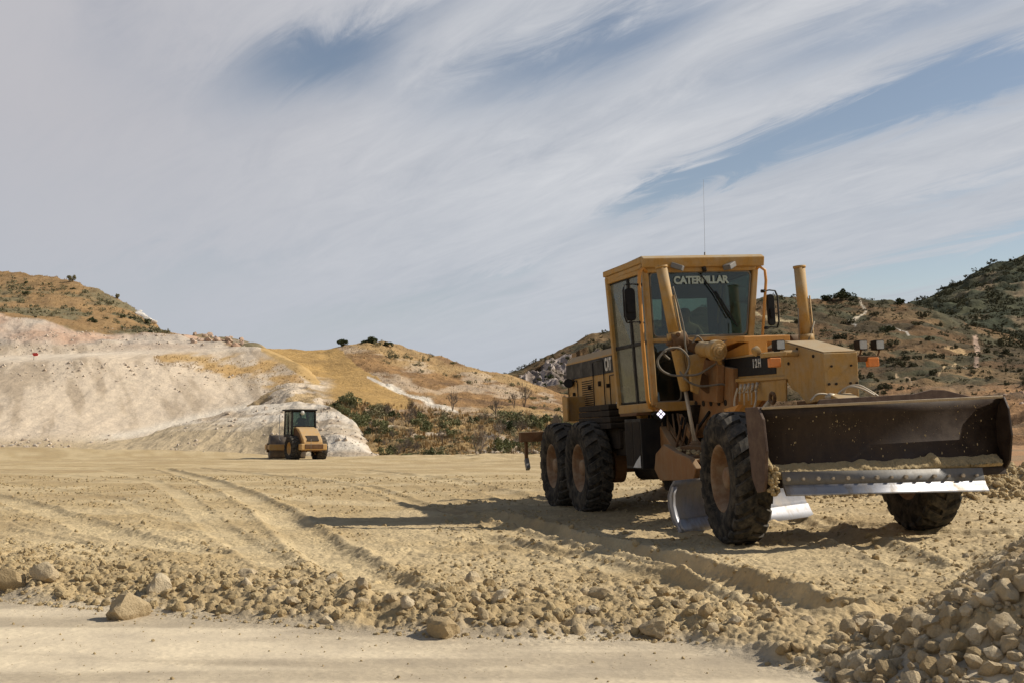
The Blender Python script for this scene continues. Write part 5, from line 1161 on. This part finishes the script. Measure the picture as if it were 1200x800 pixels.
def bush_mesh(name,mat,seed,n,leaf,**k):
    V,Fq,rn=foliage(seed,n,leaf,**k); return np_mesh(name,V,Fq,mat,{'rnd':rn},False)
def twigs(seed,n=26,h=1.,spread=.55):
    g=np.random.default_rng(seed); b=MB()
    def grow(p,d,l,r,lev):
        q_=p+d*l; b.bar(p,q_,r,r) 
        if lev==0: return
        for k in range(3 if lev>1 else 2):
            d2=(d+Vector(g.normal(size=3)*spread)).normalized(); d2.z=abs(d2.z)*.8+.15; grow(q_-d*l*.25*float(g.random()),d2.normalized(),l*(.55+.25*float(g.random())),r*.62,lev-1)
    for k in range(5):
        a=g.random()*6.28; d=Vector((math.cos(a)*.5,math.sin(a)*.5,1)).normalized(); grow(Vector((0,0,0)),d,.34*h,.028,4)
    return b
BD=[bush_mesh('shrub',M['leaf_dark'],i,900,.075,lobes=7) for i in range(4)]
BS=[bush_mesh('shrub',M['leaf_sage'],10+i,800,.07,lobes=6) for i in range(4)]
BG=[bush_mesh('shrub',M['leaf_grey'],20+i,600,.06,lobes=6) for i in range(3)]
BF=[bush_mesh('shrub',M['leaf_far'],30+i,420,.10,lobes=6) for i in range(5)]
BT=[]
for i in range(4):
    BT.append(twigs(40+i).mesh('bare_shrub',M['twig']))
vg=np.random.default_rng(77)
def shrub(mesh,p,w,h,label,grp,name='shrub',cat='shrub'):
    o=bpy.data.objects.new(name,mesh); C.objects.link(o); o.location=(p[0],p[1],p[2]-.06*h); o.scale=(w,w,h); o.rotation_euler=(0,0,vg.random()*6.28); tag(o,label,cat,grp); return o
def scatter(hill_,n,xr,yf,meshes,wpx,label,grp,hk=.8,name='shrub',cat='shrub',dens=None):
    k=0;t=0
    while k<n and t<n*40:
        t+=1; x=xr[0]+(xr[1]-xr[0])*vg.random(); y0,y1=yf(x); y=y0+(y1-y0)*vg.random()
        if dens is not None and vg.random()>dens(x,y): continue
        p=on_hill(hill_,x,y); w=(wpx[0]+(wpx[1]-wpx[0])*vg.random()**1.8)/2/F_PX*p[1]
        shrub(meshes[vg.integers(len(meshes))],p,w,w*2*hk*(.8+.4*vg.random())*.8,label,grp,name,cat); k+=1
# scrub belt
bt=lambda x:(float(np.interp(x,[385,420,460,520,600,660],[470,474,480,486,490,500])),float(np.interp(x,[385,420,440,460,660],[485,505,530,543,545])))
scatter('middle_grass_hill',15,(385,665),bt,BD,(12,28),'dark green bushy shrub in the scrub belt behind the compacted ground','dark shrubs of the scrub belt',.75)
scatter('middle_grass_hill',42,(385,665),bt,BS,(16,36),'olive green shrub in the scrub belt behind the compacted ground','olive shrubs of the scrub belt',.75)
scatter('middle_grass_hill',26,(400,665),bt,BG,(14,34),'grey dry shrub in the scrub belt behind the compacted ground','grey shrubs of the scrub belt',.8)
scatter('middle_grass_hill',30,(420,660),lambda x:(492,543),BT,(20,40),'leafless brown shrub in the scrub belt behind the compacted ground','leafless shrubs of the scrub belt',.9,'bare_shrub')
scatter('middle_grass_hill',7,(440,620),lambda x:(478,500),BT,(26,36),'tall leafless sapling rising above the upper edge of the scrub belt','leafless saplings above the scrub belt',1.4,'bare_shrub')
p=on_hill('middle_grass_hill',561,541); shrub(BT[1],p,1.6,2.9,'bare forked little tree standing at the front edge of the scrub belt',None,'bare_tree','tree')
# hills
ytop=lambda x:float(np.interp(x,[a[0] for a in MID_TOP],[a[1] for a in MID_TOP]))
scatter('middle_grass_hill',20,(420,690),lambda x:(ytop(x)+1,ytop(x)+26),BG,(6,22),'grey-green shrub on the upper slope of the middle grass hill','shrubs on the upper middle hill',.7)
scatter('middle_grass_hill',14,(480,680),lambda x:(ytop(x)+1,ytop(x)+60),BS,(4,14),'small olive tuft shrub dotted on the open face of the middle grass hill','tuft shrubs on the middle hill',.6)
lt=lambda x:(float(np.interp(x,[0,40,85,130,160,190],[326,330,336,352,371,390])),float(np.interp(x,[0,60,120,190],[370,374,386,393])))
scatter('left_cut_slope',12,(-20,190),lt,BG,(6,18),'grey-green shrub on the dry grass hill at the left','grey shrubs on the left hill',.7)
scatter('left_cut_slope',12,(-20,190),lt,BD,(4,14),'dark green shrub on the dry grass hill at the left','dark shrubs on the left hill',.7)
RT=[(540,462),(600,437),(640,417),(690,394),(720,387),(800,368),(860,356),(905,349),(940,350),(985,347),(1000,349),(1040,352),(1075,358),(1130,378),(1200,398),(1300,410)]
rt=lambda x:float(np.interp(x,[a[0] for a in RT],[a[1] for a in RT]))
scatter('right_scrub_hill',66,(895,1215),lambda x:(rt(x)+1,466),BF,(6,22),'dark green shrub on the brown hill behind the dozer blade','dark shrubs on the right hill',.65)
scatter('right_scrub_hill',46,(1000,1215),lambda x:(max(rt(x)+8,400),458),BF,(8,24),'dense dark thicket shrub low on the brown hill beyond the dozer blade','thicket shrubs low on the right hill',.6)
scatter('right_scrub_hill',18,(560,860),lambda x:(rt(x)+1,rt(x)+24),BF,(4,13),'small dark shrub on the crest of the rocky hill behind the engine hood','shrubs on the rocky crest',.6)
scatter('right_scrub_hill',7,(630,700),lambda x:(444,460),BD,(14,26),'dark shrub at the foot of the rocky cliff','shrubs below the cliff',.7)
# ground cover too numerous to count
def cover(name,label,hill_,n,xr,yf,wpx,mat,seed,leafn=16,dens=None,cat='scrub'):
    g=np.random.default_rng(seed); Vs=[];Fs=[];rn=[];o=0
    protos=[foliage(900+i,leafn*4,.17,lobes=4) for i in range(6)]
    for k in range(n):
        x=xr[0]+(xr[1]-xr[0])*g.random(); y0,y1=yf(x); y=y0+(y1-y0)*g.random()**1.
        p=on_hill(hill_,x,y)
        if dens is not None and g.random()>dens(x,y,p): continue
        w_=(wpx[0]+(wpx[1]-wpx[0])*g.random()**2)/2/F_PX*p[1]; V,Fq,r=protos[g.integers(6)]; a=g.random()*6.28; c_,s_=math.cos(a),math.sin(a)
        X=V[:,0]*c_-V[:,1]*s_;Y=V[:,0]*s_+V[:,1]*c_; v=np.stack([X*w_,Y*w_,V[:,2]*w_*1.1],1)+p; Vs.append(v);Fs.append(Fq+o);o+=len(v);rn.append(r+g.random()*.5)
    ob=np_obj(name,np.concatenate(Vs),np.concatenate(Fs),mat,{'rnd':np.concatenate(rn)},False); tag(ob,label,cat,kind='stuff'); return ob
cover('low_scrub','low dark scrub covering the brown hill behind the grader','right_scrub_hill',6500,(560,1260),lambda x:(rt(x),480),(3,9),M['leaf_far'],5,14,dens=lambda x,y,p:float(fbm(np.array([p[0]]),np.array([p[1]]),18,4,off=33)[0]>.47)*.9+.12)
cover('hill_scrub','low sage scrub patches on the dry grass hill at the left','left_cut_slope',700,(-30,200),lt,(4,11),M['leaf_grey'],18,14,dens=lambda x,y,p:float(fbm(np.array([p[0]]),np.array([p[1]]),7,5,off=12)[0]>.5)*.9+.05)
cover('scrub_undergrowth','low grey and olive undergrowth between the shrubs of the scrub belt','middle_grass_hill',420,(385,665),bt,(4,11),M['leaf_grey'],8,16)
ft=lambda x:float(np.interp(x,[1040,1075,1100,1130,1165,1200,1300],[366,353,341,327,311,302,275]))
cover('far_woodland','dark woodland and scrub covering the far green hill','far_green_hill',2600,(1040,1330),lambda x:(ft(x),410),(4,13),M['leaf_far'],6,14,dens=lambda x,y,p:.95 if fbm(np.array([p[0]]),np.array([p[1]]),30,4,off=8)[0]<.56 else .3,cat='woodland')
def straw(name,label,hill_,n,xr,yf,hpx,seed,mat):
    g=np.random.default_rng(seed); V=[];F_=[];rn=[]
    for k in range(n):
        x=xr[0]+(xr[1]-xr[0])*g.random(); y0,y1=yf(x); y=y0+(y1-y0)*g.random(); 
        if hill_=='middle_grass_hill' and in_poly(np.array([x]),np.array([y]),GOLDP)[0] and y<474: continue
        p=on_hill(hill_,x,y); h=(hpx[0]+(hpx[1]-hpx[0])*g.random()**2)/F_PX*p[1]; r0=g.random()
        for j in range(7):
            a=g.random()*6.28; o=len(V); t=h*(.3+.5*g.random()); wd=h*.10; d=np.array([math.cos(a),math.sin(a),0]); s=np.array([-d[1],d[0],0]); q_=p+d*h*.25*g.random()+np.array([0,0,-.05])
            V+= [q_-s*wd,q_+s*wd,q_+d*t*.6+np.array([0,0,h])]; F_.append((o,o+1,o+2)); rn+=[r0]*3
    ob=np_obj(name,np.array(V),np.array(F_),mat,{'rnd':np.array(rn)},False); tag(ob,label,'grass',kind='stuff'); return ob
straw('dry_grass','dry straw coloured grass between the shrubs of the scrub belt','middle_grass_hill',2600,(380,700),lambda x:(bt(x)[0]-6,bt(x)[1]),(3,8),3,M['straw'])
straw('dry_grass','dry golden grass tufts over the middle hill','middle_grass_hill',5200,(312,700),lambda x:(ytop(x),500),(1,2.6),4,M['straw'])
straw('dry_grass','dry golden grass tufts over the left hill','left_cut_slope',3000,(-40,215),lambda x:(lt(x)[0]-8,lt(x)[1]+2),(1,2.2),5,M['straw'])
straw('dry_grass','tawny dry grass along the bench of the cut slope','left_cut_slope',1200,(180,440),lambda x:(float(np.interp(x,[180,300,380,440],[416,420,438,480])),float(np.interp(x,[180,300,380,440],[424,446,470,495]))),(1,3),6,M['straw'])
# skyline trees with trunk and crown
def tree(hill_,x,y,wpx,hpx,label,seed,mat='leaf_dark',tk=.25,n=1100,name='tree'):
    p=on_hill(hill_,x,y); k=p[1]/F_PX; w_,h_=wpx/2*k,hpx*k; T=empty(name,(float(p[0]),float(p[1]),float(p[2])-.1)); tag(T,label,'tree')
    b=MB(); b.tube([(0,0,0),(.03*w_,0,tk*h_),(.08*w_,.05*w_,(tk+.3)*h_)],[.09*w_,.07*w_,.04*w_],7)
    for a in (0,2.1,4.2): b.tube([(.03*w_,0,tk*h_),(math.cos(a)*.4*w_,math.sin(a)*.4*w_,(tk+.35)*h_)],[.05*w_,.02*w_],5)
    b.build('trunk',M['bark'],T)
    V,Fq,rn=foliage(seed,n,.09,lobes=8); V=V*np.array([w_,w_,h_*(1-tk)*.95])+np.array([0,0,tk*h_]); np_obj('crown',V,Fq,M[mat],{'rnd':rn},False,T)
tree('middle_grass_hill',438,402,24,13,'dark rounded tree on the skyline of the middle hill, the larger of two',1,tk=.02)
tree('middle_grass_hill',402,406,17,11,'smaller dark tree on the skyline, left of the rounded tree',2,tk=.02)
tree('middle_grass_hill',455,405,13,8,'low dark bushy tree just below the rounded skyline tree',3,tk=.1)
tree('left_cut_slope',85,330,13,10,'grey bushy tree alone on the skyline of the left hill',4,'leaf_grey',.15)
tree('left_cut_slope',138,350,8,8,'tiny grey tree near the white outcrop of the left hill',5,'leaf_grey',.15)
tree('right_scrub_hill',991,352,26,16,'broad dark tree on the skyline beside the pale winding path',6,tk=.1)
tree('right_scrub_hill',972,352,20,9,'low dark tree left of the broad skyline tree',7,tk=.1)
tree('right_scrub_hill',1057,358,15,12,'round dark tree on the skyline between the two right hills',8,tk=.15)
tree('right_scrub_hill',1040,392,20,12,'dark oak on the slope below the round skyline tree',9,tk=.15)
# white stones edging the terrace at the right
g=np.random.default_rng(31)
for k in range(12):
    x=1168+44*g.random(); y=462+16*g.random(); p=on_hill('right_scrub_hill',x,y); r=(3+4*g.random())/2/F_PX*p[1]
    o=bpy.data.objects.new('boulder',RKR[k%4]); C.objects.link(o); o.location=tuple(p); o.scale=(r,r,r*1.2); o.rotation_euler=(g.random(),g.random(),g.random()*6); tag(o,'pale boulder in the row edging the earth terrace at the right','boulder','pale boulders edging the terrace')

for k in range(7):
    x=161+15*g.random(); p=on_hill('left_cut_slope',x,np.interp(x,[160,177],[365,379])+2*g.random()); r=.5+.5*g.random()
    o=bpy.data.objects.new('boulder',RKW[k%3]); C.objects.link(o); o.location=tuple(p); o.scale=(r*1.3,r,r*.7); o.rotation_euler=(0,g.random()*.4,g.random()*6); tag(o,'white rock of the small outcrop on the ridge of the left hill','boulder','white outcrop rocks')
